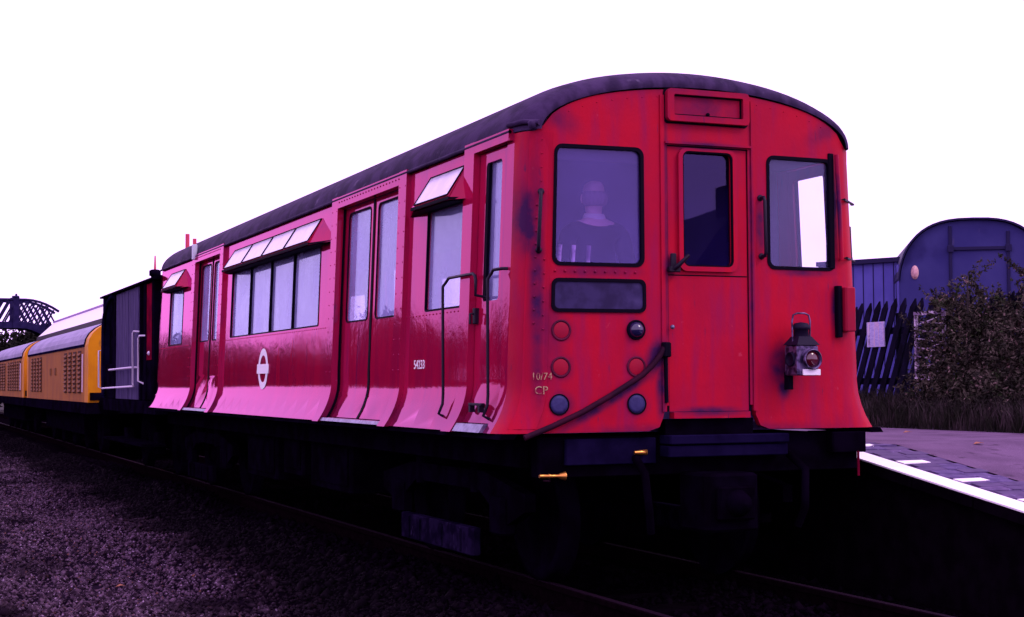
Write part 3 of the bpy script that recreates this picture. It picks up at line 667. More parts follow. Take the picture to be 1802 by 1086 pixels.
# lamp discs
def P3(s, z, off): return Vector(front(off)(s, z, 0))
for (s, z, kind_) in ((-1.04, 1.734, 'r'), (-1.04, 1.496, 'r'), (-1.038, 1.255, 'b'), (-.514, 1.740, 'd'), (-.512, 1.498, 'r'), (-.512, 1.254, 'b')):
    o = P3(s, z, 0); nrm = plan(s)[2]
    if kind_ == 'r':
        l = MB().lathe(o, nrm, [(.053, -.005), (.053, .003), (.05, .004), (0, .004)], 24).build('blanked_lamp', 'boxred', car)
        MB().lathe(o, nrm, [(.069, 0), (.069, .005), (.062, .007), (.054, .005), (.053, -.002)], 24).build('lamp_rim', 'rimred', l)
    elif kind_ == 'b':
        l = MB().lathe(o, nrm, [(.060, -.005), (.060, .004), (.04, .006), (0, .007)], 24).build('marker_light', 'bluelens', car)
        MB().lathe(o, nrm, [(.069, 0), (.070, .006), (.064, .008), (.060, .004), (.059, -.003)], 24).build('lamp_rim', 'rubber', l)
    else:
        l = MB().lathe(o, nrm, [(.055, -.005), (.052, .02), (.04, .04), (.022, .052), (0, .055)], 24).build('headlight', 'lens', car)
        MB().lathe(o, nrm, [(.066, 0), (.066, .014), (.058, .018), (.054, .008)], 24).build('lamp_rim', 'rubber', l)
# painted letters
def frontM(s, z, off):
    p = P3(s, z, off); n_ = plan(s)[2]; xa = Vector((-n_.y, n_.x, 0)); return Matrix(((xa.x, 0, n_.x, p.x), (xa.y, 0, n_.y, p.y), (0, 1, 0, p.z), (0, 0, 0, 1)))
text_mesh('10/74', .066, frontM(-1.165, 1.435, .002), 'painted_date', 'cream', face, .92, .001)
text_mesh('CP', .074, frontM(-1.165, 1.345, .002), 'painted_code', 'cream', face, 1.0, .001)
# diagonal conduit
mb = MB(); pts = [(-1.17, 1.045), (-1.06, 1.115), (-.90, 1.205), (-.72, 1.305), (-.58, 1.385), (-.48, 1.445), (-.41, 1.505), (-.35, 1.575), (-.31, 1.64)]
mb.tube([P3(s, z, .03) for s, z in pts], .019, 10); cable = mb.build('air_hose', 'maroon', car)
mb = MB(); mb.tube([P3(-.31, 1.63, .03), P3(-.305, 1.55, .02), P3(-.30, 1.40, .012), P3(-.298, 1.26, .012)], .014, 8); mb.box(-.335, -.275, -.05, .0, 1.56, 1.66, .012); mb.build('hose_bracket', 'rubber', cable)
# handrails on the front
def grab(s0, z0, s1, z1, out=.05, r=.012, mat='rail_black'):
    mb = MB(); a, b = P3(s0, z0, out), P3(s1, z1, out); a0, b0 = P3(s0+.0, z0, 0), P3(s1, z1, 0)
    mb.tube([a0, P3(s0, z0, out*.8), (a*.93+b*.07), a.lerp(b, .5), (b*.93+a*.07), P3(s1, z1, out*.8), b0], r); 
    for p in (a0, b0): mb.lathe(p, plan(s0)[2], [(.022, -.002), (.022, .008), (.012, .014)], 10)
    return mb.build('grab_rail', mat, car)
grab(-1.205, 2.25, -1.20, 2.63, .07); grab(.452, 2.25, .447, 2.65, .06)
mb = MB()
for z in (2.665, 2.255): mb.tube([P3(1.12, z, 0), P3(1.14, z, .05), (1.36, .22, z), (1.40, .30, z+.01)], .009)
mb.tube([(1.36, .22, 2.255), (1.40, .30, 2.262), (1.42, .34, 2.30), (1.425, .36, 2.52)], .010); mb.build('grab_rail', 'rail_black', car)
MB().tube([P3(1.10, 2.98, .03), P3(1.105, 2.6, .035), P3(1.11, 2.24, .03)], .016).build('conduit', 'front', face)
mb = MB(); c0, c1 = P3(1.10, 1.90, 0), P3(1.19, 1.90, 0)
mb.box(1.095, 1.18, -.055, .06, 1.74, 2.05, .012); mb.build('red_lamp_box', 'boxred', car)
MB().box(1.055, 1.092, -.02, .05, 1.70, 2.06, .006).build('box_shadow_strip', 'rubber', face)  # dark strip stands in for the shadow left of the red box
# rivet rows
mb = MB()
def riv(s, z, r=.0075): mb.ball(tuple(P3(s, z, 0)), r, 6, 4)
for s in np.arange(-1.09, -.45, .072): riv(s, 2.118, .010)
for z in np.arange(1.78, 2.62, .085): riv(-1.225, z, .008)
for z in np.arange(1.74, 2.2, .09): riv(-1.165, z, .007)
for z in np.arange(2.7, 3.0, .09): riv(-1.2, z, .005)
for s in np.arange(-1.0, 1.05, .11):
    if not -.33 < s < .4: riv(s, arch(s)-.05, .0045)
tag(mb.build('rivets', 'front', car), kind='stuff')
fpan('corner_strip', 'front', rrect(-1.29, -1.13, 1.10, 3.02), [], .004, .01, face)

# roof
mb = MB(); na = 40; st = [(-.012, 0.), (-.014, .12), (.0, .30), (.035, .50), (.09, .68), (.17, .83), (.28, .94), (.42, 1.), (LEN*.5, 1.), (LEN-.05, 1.), (LEN, .93)]
vs = []; fs = []
for (dy, t) in st:
    for k in range(na+1):
        a = math.pi*k/na; ca, sa = math.cos(a), math.sin(a)
        xf, zf_ = 1.172*ca, ZC+.005+.335*sa; xg, zg = 1.298*ca, ZC+.008+.495*sa
        x = xf+(xg-xf)*t; z = zf_+(zg-zf_)*t
        vs.append((x, (planY(x)*max(0, 1-max(0, dy)/.45))+dy, z))
for i in range(len(st)-1):
    for k in range(na): fs.append((i*(na+1)+k, i*(na+1)+k+1, (i+1)*(na+1)+k+1, (i+1)*(na+1)+k))
mb.add(vs, fs, True); roof = mb.build('roof', 'roof', car)
for sg in (-1, 1): MB().tube([(sg*1.30, .25, ZC+.012), (sg*1.30, LEN-.02, ZC+.012)], .014, 6).build('gutter', 'roof', roof)
for yy in (1.9, 4.1, 6.3, 8.5, 10.7, 12.4): MB().lathe((0, yy, 3.52), (0,0,1), [(.16, 0), (.17, .03), (.11, .07), (0, .08)], 16).build('roof_ventilator', 'roof', roof)
mb = MB(); mb.tube([(-1.19, .02, 3.075), (-1.26, .12, 3.09), (-1.29, .3, 3.09)], .018); mb.lathe((-1.22, .06, 3.06), (-.5, -.6, .5), [(.03, 0), (.026, .03), (0, .04)], 10); mb.build('lamp_iron', 'roof', roof)
# rear end
mb = MB(); ends = [(-hw(z), z) for z in np.linspace(ZB, ZC, 12)][::-1]; ends += [(hw(z), z) for z in np.linspace(ZB, ZC, 12)]; ends += [(1.28*math.cos(math.pi*k/20), ZC+.48*math.sin(math.pi*k/20)) for k in range(1, 20)]
mb.prism(ends, LEN-.06, LEN-.01, lambda p, q, a: (p, a, q)); mb.build('rear_bulkhead', 'vandark', car)
# interior
inn = MB().box(-1.27, 1.27, .28, LEN-.08, 1.06, 1.12).build('floor', 'bulk', car)
mb = MB(); pc = [(1.22*math.cos(math.pi*k/16), 2.99+.33*math.sin(math.pi*k/16)) for k in range(17)]
vs = [(x, y_, z) for y_ in (.3, LEN-.08) for x, z in pc]; mb.add(vs, [(k, k+1, 17+k+1, 17+k) for k in range(16)], True); mb.build('ceiling', 'interior', inn)
bk = MB().box(-1.24, -.45, 1.02, 1.07, 1.12, 3.0).build('cab_bulkhead', 'bulk', inn); MB().box(.30, 1.24, 1.02, 1.07, 1.12, 3.0).build('cab_bulkhead', 'bulk', inn); MB().box(-.45, .30, 1.02, 1.07, 1.12, 3.0).build('cab_bulkhead_door', 'bulk', inn)
MB().box(-1.05, -.5, .10, .40, 1.12, 2.12, .03).build('driving_desk', 'bulk', inn)
for xx in (-1.0, -.90, -.79): MB().tube([(xx, .16, 2.115), (xx+.01, .15, 2.30)], [.012, .016], 8).build('control_handle', 'palepaint', inn)
for sg in (-1, 1):
    for a, b in ((1.15, 2.3), (4.55, 8.95), (11.1, 13.2)):
        s_ = MB().box(sg*.72, sg*1.25, a, b, 1.12, 1.56, .03).build('bench_seat', 'seat', inn); MB().box(sg*1.10, sg*1.25, a, b, 1.565, 1.93, .03).build('seat_back', 'seat', inn)
    for yy in (2.4, 4.4, 9.1, 10.95): MB().tube([(sg*.75, yy, 1.12), (sg*.75, yy, 3.2)], .018).build('grab_pole', 'step', inn)
    for yy in (.70, 1.03, 11.0):
        pass
# white indicator lamp above the far doors
mb = MB(); mb.box(-hw(3.02)-.075, -hw(3.02)-.01, 10.80, 10.86, 3.0, 3.20, .012); il = mb.build('door_indicator', 'indicator', car)
MB().box(-hw(3.02)-.065, -hw(3.02)-.02, 10.81, 10.85, 3.202, 3.275, .008).build('indicator_tip', 'polered', il)

# underframe
uf = MB().box(-1.15, 1.15, .25, LEN-.1, .88, 1.03).build('underframe', 'black', car)
for sg in (-1, 1): MB().box(sg*1.16, sg*1.22, .3, LEN-.2, .84, 1.03).build('solebar', 'black', uf)
for (a, b, z0, sg) in ((4.6, 6.0, .38, -1), (6.3, 7.1, .45, -1), (7.4, 8.8, .35, -1), (5.0, 6.4, .4, 1), (7.0, 8.6, .4, 1)):
    e = MB().box(sg*.55, sg*1.08, a, b, z0, .878, .02).build('equipment_case', 'black', uf)
    MB().box(sg*1.081, sg*1.095, a+.08, b-.08, z0+.07, .80).build('case_lid', 'black', e)
MB().tube([(-.2, 4.4, .62), (-.2, 9.2, .62)], .09).build('air_reservoir', 'black', uf)
for (yy) in (2.15, 11.25):
    bg_ = MB().box(-.55, .55, yy-.25, yy+.25, .45, .80, .03).build('bogie', 'black', car)
    for sg in (-1, 1):
        mb = MB(); mb.prism([(-1.55, .52), (-1.2, .40), (-.7, .62), (.7, .62), (1.2, .40), (1.55, .52), (1.55, .64), (.8, .76), (-.8, .76), (-1.55, .64)], sg*.98, sg*1.06, lambda p, q, a, y0=yy: (a, y0+p, q)); mb.build('bogie_frame', 'black', bg_)
        mb = MB(); mb.box(sg*1.10, sg*1.17, yy-.85, yy+.75, .16, .36, .012)
        for q in (-.6, -.2, .3, .55): mb.box(sg*1.171, sg*1.185, yy+q-.03, yy+q+.03, .18, .34)
        mb.build('shoe_beam', 'beam' if yy < 5 else 'black', bg_)
        for q in (-1.1, 1.1):
            MB().lathe((sg*.72, yy+q, .455), (sg, 0, 0), [(.485, -.06), (.485, -.03), (.455, -.025), (.455, .06), (.40, .065), (.36, .02), (.14, .02), (.12, .07), (0, .07)], 32).build('wheel', 'black', bg_)
            MB().box(sg*.97, sg*1.10, yy+q-.13, yy+q+.13, .33, .60, .03).build('axle_box', 'black', bg_)
            MB().tube([(sg*1.03, yy+q*.55, .60), (sg*1.03, yy+q*.55, .84)], .06).build('spring', 'black', bg_)
# front end below the floor: headstock, coupler, jumpers, steps
hs = MB().box(-1.18, 1.28, .10, .22, .78, 1.045, .01).build('headstock', 'black', car)
MB().box(-1.0, -.34, .06, .099, .86, 1.03, .008).build('jumper_panel', 'blue_black', hs)
bp_ = MB().box(-.30, .62, -.06, .10, .985, 1.045, .01).build('anticlimber', 'blue_black', car); MB().box(-.30, .62, -.04, .10, .90, .975, .01).build('anticlimber_rib', 'blue_black', bp_)
cp = MB().box(-.16, .24, -.28, .1, .42, .80, .03).build('coupler', 'black', car)
MB().box(-.10, .18, -.34, -.282, .50, .72, .02).build('coupler_face', 'black', cp); MB().lathe((.04, -.34, .61), (0, -1, 0), [(.09, 0), (.06, .08), (0, .1)], 16).build('coupler_cone', 'black', cp)
MB().tube([(-.5, .05, .90), (-.52, -.12, .80), (-.50, -.14, .55), (-.46, -.08, .42)], .028).build('brake_hose', 'black', hs); MB().tube([(.68, .05, .90), (.70, -.12, .80), (.68, -.14, .55), (.66, -.08, .42)], .028).build('brake_hose', 'black', hs)
br = MB().lathe((-1.205, .02, .80), (1, 0, -.02), [(.012, 0), (.014, .02), (.012, .06), (.017, .065), (.012, .08), (.012, .13), (.02, .145), (.028, .175), (.03, .18), (.0, .182)], 14).build('brass_whistle', 'brass', hs)
MB().tube([(-1.13, .02, .80), (-1.13, .03, .765), (-1.13, .12, .765)], .006).build('whistle_pipe', 'maroon', br)
MB().lathe((-.52, .03, .935), (1, 0, 0), [(.012, 0), (.016, .04), (.02, .09), (0, .095)], 12).build('brass_cock', 'brass', hs)
MB().box(1.02, 1.30, .02, .35, .90, 1.045, .01).build('step_bracket', 'black', hs)
MB().tube([(1.20, -.02, .91), (1.20, -.02, .74)], .009).build('red_cock_handle', 'vanred', hs)

# ------------------------------------------------------------------ oil tail lamp hung on the front
lc = Vector((.675, -.13, 1.43))
lamp = thing('tail_lamp', lc, 'old square oil tail lamp with wire handle hung on the red front', 'lamp')
mb = MB(); b = .085
oct_ = [(-b, -b), (b, -b), (b, b), (-b, b)]
mb.box(lc.x-b, lc.x+b, lc.y-b, lc.y+b, 1.435, 1.64, .014); case = mb.build('case', 'lampmetal', lamp)
mb = MB(); vs = [(lc.x+i*b*1.05, lc.y+j*b*1.05, 1.641) for i, j in ((-1,-1), (1,-1), (1,1), (-1,1))]+[(lc.x+i*.05, lc.y+j*.05, 1.70) for i, j in ((-1,-1), (1,-1), (1,1), (-1,1))]
mb.add(vs, [(3,2,1,0), (4,5,6,7), (0,1,5,4), (1,2,6,5), (2,3,7,6), (3,0,4,7)]); mb.build('hood', 'lampdark', lamp)
MB().lathe((lc.x, lc.y, 1.69), (0,0,1), [(.052, 0), (.05, .055), (.062, .06), (.062, .075), (.045, .10), (0, .108)], 18).build('chimney', 'lampdark', lamp)
mb = MB(); mb.tube([(lc.x-.068, lc.y, 1.66), (lc.x-.072, lc.y, 1.80), (lc.x-.062, lc.y, 1.845), (lc.x-.03, lc.y, 1.858), (lc.x+.03, lc.y, 1.858), (lc.x+.062, lc.y, 1.845), (lc.x+.072, lc.y, 1.80), (lc.x+.068, lc.y, 1.66)], .0065); mb.build('handle', 'lampmetal', lamp)
l_ = MB().lathe((lc.x+.018, lc.y-b, 1.545), (0, -1, 0), [(.068, -.005), (.070, .03), (.062, .036), (.060, .012)], 24).build('lens_ring', 'lampmetal', lamp)
MB().lathe((lc.x+.018, lc.y-b, 1.545), (0, -1, 0), [(.060, .0), (.054, .018), (.03, .03), (0, .034)], 24).build('lens', 'redlens', l_)
MB().lathe((lc.x-b, lc.y, 1.545), (-1, 0, 0), [(.05, -.004), (.05, .012), (.042, .014), (.04, .004), (0, .006)], 20).build('side_lens', 'lampdark', lamp)
MB().box(lc.x-.052, lc.x+.088, lc.y-b-.012, lc.y-b-.001, 1.437, 1.478, .003).build('white_plate', 'lampwhite', lamp)
MB().box(lc.x-.05, lc.x+.05, lc.y+.086, -.004, 1.47, 1.62).build('hook', 'lampdark', lamp)
MB().box(lc.x-.06, lc.x-.02, -.06, -.002, 1.34, 1.46, .004).build('lamp_socket', 'rubber', car)

# ================================================================== THE DRIVER IN THE CAB
def person(loc, label):
    p = thing('person', loc, label, 'person')
    ox, oy, oz = loc
    def skin(name, nodes, edges, mat, parent, sub=2):
        off = Vector(loc) if parent is p else parent_world(parent)
        me = bpy.data.meshes.new(name); me.from_pydata([(x+ox-off.x, y+oy-off.y, z+oz-off.z) for (x, y, z, r1, r2) in nodes], edges, [])
        o = link(name, me, parent); md = o.modifiers.new('skin', 'SKIN'); md.use_smooth_shade = True
        for i, nd in enumerate(nodes): me.skin_vertices[0].data[i].radius = (nd[3], nd[4]); me.skin_vertices[0].data[i].use_root = (i == 0)
        if sub: s = o.modifiers.new('sub', 'SUBSURF'); s.levels = sub; s.render_levels = sub
        me.materials.append(M[mat]); return o
    # skeleton: pelvis, chest, neck, head, arms bent to the controls, legs
    N = [(0, 0, .92, .15, .11), (0, 0, 1.10, .14, .10), (0, .01, 1.30, .17, .11), (0, .02, 1.40, .13, .09), (0, .03, 1.47, .055, .055),
         (0, .035, 1.53, .06, .065), (0, .03, 1.60, .078, .095), (0, .03, 1.67, .080, .098), (0, .035, 1.73, .060, .075)]
    E_ = [(i, i+1) for i in range(8)]
    for sx in (-1, 1):
        b = len(N); N += [(sx*.19, .02, 1.37, .06, .06), (sx*.235, .0, 1.15, .045, .045), (sx*.20, -.20, 1.08, .035, .035), (sx*.195, -.27, 1.075, .030, .018), (sx*.195, -.33, 1.07, .036, .014)]
        E_ += [(3, b), (b, b+1), (b+1, b+2), (b+2, b+3), (b+3, b+4)]
        for k, ln in zip((-1.5, -.5, .5, 1.5), (.060, .075, .070, .052)):
            c = len(N); N += [(sx*.195+k*.019, -.335-ln*.5, 1.065, .009, .009), (sx*.195+k*.019, -.335-ln*.9, 1.045, .008, .008)]; E_ += [(b+4, c), (c, c+1)]
        c = len(N); N += [(sx*.195-sx*.045, -.30, 1.06, .010, .010), (sx*.195-sx*.055, -.335, 1.045, .009, .009)]; E_ += [(b+3, c), (c, c+1)]
        b = len(N); N += [(sx*.09, 0, .86, .085, .085), (sx*.10, -.01, .48, .055, .058), (sx*.10, .03, .10, .038, .040), (sx*.10, .03, .045, .036, .04), (sx*.105, -.12, .03, .035, .025)]
        E_ += [(0, b), (b, b+1), (b+1, b+2), (b+2, b+3), (b+3, b+4)]
    body = skin('body', N, E_, 'skin', p)
    J = [(0, 0, .95, .17, .125), (0, 0, 1.12, .165, .12), (0, .01, 1.30, .19, .125), (0, .02, 1.405, .15, .10), (0, .03, 1.445, .075, .075)]
    JE = [(0, 1), (1, 2), (2, 3), (3, 4)]
    for sx in (-1, 1):
        b = len(J); J += [(sx*.20, .02, 1.37, .078, .078), (sx*.245, .0, 1.15, .062, .062), (sx*.205, -.20, 1.08, .048, .048)]; JE += [(3, b), (b, b+1), (b+1, b+2)]
    skin('jacket', J, JE, 'jacket', p)
    T_ = [(0, 0, .93, .16, .12)]; TE = []
    for sx in (-1, 1):
        b = len(T_); T_ += [(sx*.09, 0, .84, .10, .10), (sx*.10, -.01, .48, .075, .078), (sx*.10, .03, .09, .06, .065)]; TE += [(0, b), (b, b+1), (b+1, b+2)]
    skin('trousers', T_, TE, 'jacket', p)
    mb = MB(); mb.lathe((ox, oy+.03, oz+1.455), (0, -.12, 1), [(.082, -.01), (.080, .02), (.068, .045), (.064, .045), (.07, 0)], 16); mb.build('collar', 'shirt', p)
    # face on the side he looks to (+y, away from us) and hair round a bald crown
    mb = MB()
    for i in range(9):
        a = math.pi*(1.05+.9*i/8); mb.ball((ox+.062*math.cos(a), oy+.03+.072*math.sin(a), oz+1.60), .036, 10, 8, (1, 1, 1.5))
    mb.build('hair', 'hair', p)
    mb = MB()
    for sx in (-1, 1): mb.ball((ox+sx*.088, oy+.03, oz+1.60), .026, 8, 6, (.45, .8, 1.3))
    mb.ball((ox, oy+.138, oz+1.595), .018, 8, 6, (.8, 1.1, 1.5)); mb.build('ears_and_nose', 'skin', p)
    for sx in (-1, 1): MB().ball((ox+sx*.032, oy+.118, oz+1.63), .013, 8, 6).build('eye', 'shirt', p)
    MB().box(ox-.025, ox+.025, oy+.118, oy+.130, oz+1.545, oz+1.553, .002).build('mouth', 'vanred', p)
    return p
person((-.56, .50, 1.06), 'balding man in dark jacket and white collar standing inside the cab')

# ================================================================== BRAKE VAN BEHIND THE RED CAR
V0, V1 = 13.72, 19.1
van = thing('brake_van', (0, (V0+V1)/2, 0), 'dark planked goods brake van with white handrails behind the red carriage', 'railway van')
XV = 1.33
vf = MB().box(-XV, XV, V0, V1, .95, 1.15, .01).build('underframe', 'vandark', van)
rf = MB(); prof = [(-XV-.06, 2.93), (XV+.06, 2.93), (XV+.06, 2.96)]+[(XV*math.cos(math.pi*k/14)*1.04, 2.96+.085*math.sin(math.pi*k/14)) for k in range(1, 14)]+[(-XV-.06, 2.96)]
rf.prism(prof, V0-.08, V1+.1, lambda p, q, a: (p, a, q)); rf.build('roof', 'vandark', van)
for sg in (-1, 1):
    n = 15; wd = (17.6-15.05)/n
    for k in range(n):
        MB().box(sg*(XV-.03), sg*(XV+rng.uniform(-.004, .004)), 15.05+k*wd+.006, 15.05+(k+1)*wd-.006, 1.16, 2.92, .004).build('plank', 'plank', van)
    for (a, b) in ((14.45, 14.62), (14.92, 15.04), (17.62, 17.74), (13.74, 13.90), (18.94, 19.08)):
        MB().box(sg*(XV-.10), sg*(XV+.02), a, b, 1.16, 2.925, .01).build('corner_post', 'vandark' if a < 18 else 'blue_black', van)
    for (a, b) in ((13.92, 14.44), (17.76, 18.93)): MB().box(sg*(XV-.06), sg*(XV-.01), a, b, 1.16, 1.75, .01).build('veranda_sheet', 'vandark', van)
    MB().box(sg*(XV-.05), sg*(XV-.012), 14.635, 14.905, 1.16, 2.92).build('veranda_side', 'vandark', van)
    pts = [(sg*(XV+.03), 17.8+1.15*math.sin(R(a)), 2.9-.55*(1-math.cos(R(a)))) for a in range(0, 91, 10)]
    MB().tube(pts+[(sg*(XV+.03), 18.97, 1.6), (sg*(XV+.03), 18.9, 1.2)], .035, 6).build('curved_strap', 'blue_black', van)
    q = sg*(XV+.09); e = sg*XV
    MB().tube([(e, 15.08, 2.21), (q, 15.12, 2.215), (q, 15.2, 2.19), (q, 15.2, 1.42), (q, 15.12, 1.37), (q, 18.6, 1.33)], .016, 6).build('handrail', 'whiterail', van)
    MB().tube([(e, 14.48, 2.13), (q, 14.56, 2.13), (q, 14.66, 2.09), (q, 14.68, 1.45), (e, 14.6, 1.40)], .016, 6).build('handrail', 'whiterail', van)
    MB().tube([(e, 15.25, 1.66), (q, 15.28, 1.66), (q, 17.75, 1.645), (e, 17.85, 1.645)], .018, 6).build('handrail', 'whiterail', van)
    MB().tube([(e, 19.0, 2.0), (q, 19.05, 2.0), (q, 19.05, 1.35), (e, 19.0, 1.33)], .014, 6).build('handrail', 'whiterail', van)
    MB().box(sg*1.05, sg*1.4, V0+.6, V1-.6, .46, .50).build('footboard', 'black', vf)
    for yy in (14.9, 17.9):
        MB().lathe((sg*.72, yy, .475), (sg, 0, 0), [(.50, -.06), (.50, -.03), (.475, -.02), (.475, .06), (.40, .07), (.36, .02), (.1, .03), (0, .04)], 28).build('wheel', 'black', vf)
        MB().box(sg*.98, sg*1.12, yy-.16, yy+.16, .33, .66, .02).build('axle_box', 'black', vf)
    MB().lathe((sg*.87, V0-.0, 1.05), (0, -1, 0), [(.07, 0), (.07, .12), (.19, .13), (.2, .15), (0, .17)], 16).build('buffer', 'black', vf)
MB().box(-XV+.08, -XV+.10, 17.65, 19.05, 1.2, 2.92).build('veranda_screen', 'vandark', van); MB().box(-XV+.05, XV-.05, 15.0, 15.04, 1.16, 2.92).build('cabin_end', 'vandark', van); MB().box(-XV+.05, XV-.05, 17.6, 17.64, 1.16, 2.92).build('cabin_end', 'vandark', van)
MB().box(-XV-.004, -XV+.03, 13.93, 14.43, 1.76, 2.90).build('red_screen', 'vanred', van)
MB().ball((-XV-.0, 14.2, 1.86), .035, 8, 6).build('side_lamp', 'whiterail', van)
ch = MB().lathe((-.6, 18.1, 3.02), (0,0,1), [(.07, 0), (.07, .26), (.10, .27), (.10, .36), (.06, .38)], 14).build('chimney', 'vandark', van)
MB().tube([(-.6, 18.1, 3.38), (-.6, 18.1, 3.64)], [.022, .012]).build('chimney_rod', 'polered', ch)

# red pole standing beyond the train
pol = thing('red_pole', (2.0, 27, 0), 'thin red pole rising behind the far end of the red carriage roof', 'pole')
def mark(px, py, yw):
    d = F+rr_*((px-901)/2700)-uu_*((py-543)/2700); t = (yw+8.983)/d.y; return Vector((-5.144, -8.983, 1.4))+d*t
tp = mark(330, 412, 27.0); pol.location = (tp.x, 27, 0)
MB().tube([(tp.x, 27, .8), (tp.x, 27, tp.z)], .05, 10).build('shaft', 'polered', pol); MB().box(tp.x-.12, tp.x+.12, 26.88, 27.12, 0, .8, .02).build('base', 'black', pol)

# ================================================================== YELLOW LOCOMOTIVES
def loco(y0, y1, label, second):
    t = thing('diesel_locomotive', (0, (y0+y1)/2, 0), label, 'locomotive', 'yellow locomotives behind the brake van')
    X = 1.25; prof = [(-X, 1.05), (X, 1.05), (X, 2.18)]+[(X*math.cos(R(a))**.8 if a < 90 else 0, 2.18+.56*math.sin(R(a))**1.0) for a in range(12, 90, 12)]+[(0, 2.74)]
    prof += [(-x, z) for x, z in prof[::-1][1:-2]]+[(-X, 2.18)]
    m = MB(); m.prism([(-X, 1.05), (X, 1.05), (X, 2.18), (-X, 2.18)], y0+.02, y1-.02, lambda p, q, a: (p, a, q)); m.build('hood', 'yellowshade', t)
    rp = [p for p in prof if p[1] >= 2.18]
    m = MB(); m.prism([(x*1.015, z+.004) for x, z in rp], y0+.5, y1-.3, lambda p, q, a: (p, a, q)); rfo = m.build('roof', 'locoroof', t)
    for e0, e1 in ((y0-.05, y0+.49), (y1-.29, y1+.05)):
        m = MB(); m.prism([(x*1.004, z-.0) for x, z in prof], e0, e1, lambda p, q, a: (p, a, q)); ns = m.build('nose', 'yellow', t)
        m = MB(); m.prism([(x*1.02, z+.01) for x, z in rp], e1-.06 if e0 < (y0+y1)/2 else e0, e1 if e0 < (y0+y1)/2 else e0+.06, lambda p, q, a: (p, a, q)); m.build('roof_edge', 'blue_black', ns)
    for sg in (-1, 1):
        groups = [(y0+.9, y0+4.1, 4), (y1-4.0, y1-1.1, 4)] if not second else [(y0+.8, y0+5.5, 6), (y0+6.2, y1-1, 6)]
        for (a, b, n) in groups:
            wd = (b-a)/n
            for k in range(n):
                fr = MB().box(sg*X, sg*(X+.012), a+k*wd+.16, a+(k+1)*wd-.16, 1.22, 2.08).build('louvre_panel', 'louvredark', t)
                m = MB()
                for j in range(9): z = 1.24+j*.092; m.add([(sg*(X+.013), a+k*wd+.17, z), (sg*(X+.013), a+(k+1)*wd-.17, z), (sg*(X+.045), a+(k+1)*wd-.17, z+.01), (sg*(X+.045), a+k*wd+.17, z+.01), (sg*(X+.013), a+k*wd+.17, z+.06), (sg*(X+.013), a+(k+1)*wd-.17, z+.06)], [(0,1,2,3), (3,2,5,4), (0,3,4), (1,5,2)])
                m.build('louvre_slats', 'louvre', fr)
        for yy in ([y0+5.6, y0+6.6] if not second else []): MB().box(sg*X, sg*(X+.02), yy, yy+.25, 1.62, 1.78, .005).build('side_plate', 'louvre', t)
        MB().box(sg*(X-.002), sg*(X+.02), y0+.5, y1-.3, 2.15, 2.20).build('cantrail', 'blue_black', t)
        MB().tube([(sg*(X+.07), y0+.3, 1.25), (sg*(X+.07), y0+.3, 2.0)], .015, 6).build('handrail', 'whiterail', t)
        for yy in np.arange(y0+1.6, y1-1, 2.2):
            MB().lathe((sg*.72, yy, .50), (sg, 0, 0), [(.53, -.06), (.53, -.03), (.5, -.02), (.5, .06), (.42, .07), (.38, .02), (0, .03)], 24).build('wheel', 'black', t)
        for e, dr in ((y0-.05, -1), (y1+.05, 1)): MB().lathe((sg*.87, e, 1.0), (0, dr, 0), [(.09, 0), (.08, .3), (.22, .31), (.23, .34), (0, .38)], 18).build('buffer', 'black', t)
    MB().box(-1.28, 1.28, y0-.04, y1+.04, .82, 1.048, .01).build('underframe', 'vandark', t)
    MB().box(-1.0, 1.0, y0+2.5, y1-2.5, .35, .815).build('fuel_tank', 'black', t)
    MB().box(-1.22, 1.22, y0-.08, y0-.055, 1.09, 1.24).build('buffer_beam', 'vandark', t)
loco(21.85, 34.5, 'yellow louvred diesel locomotive with rounded grey roof next to the brake van', False)
loco(35.5, 48.2, 'farther yellow louvred diesel locomotive half cut by the left edge', True)

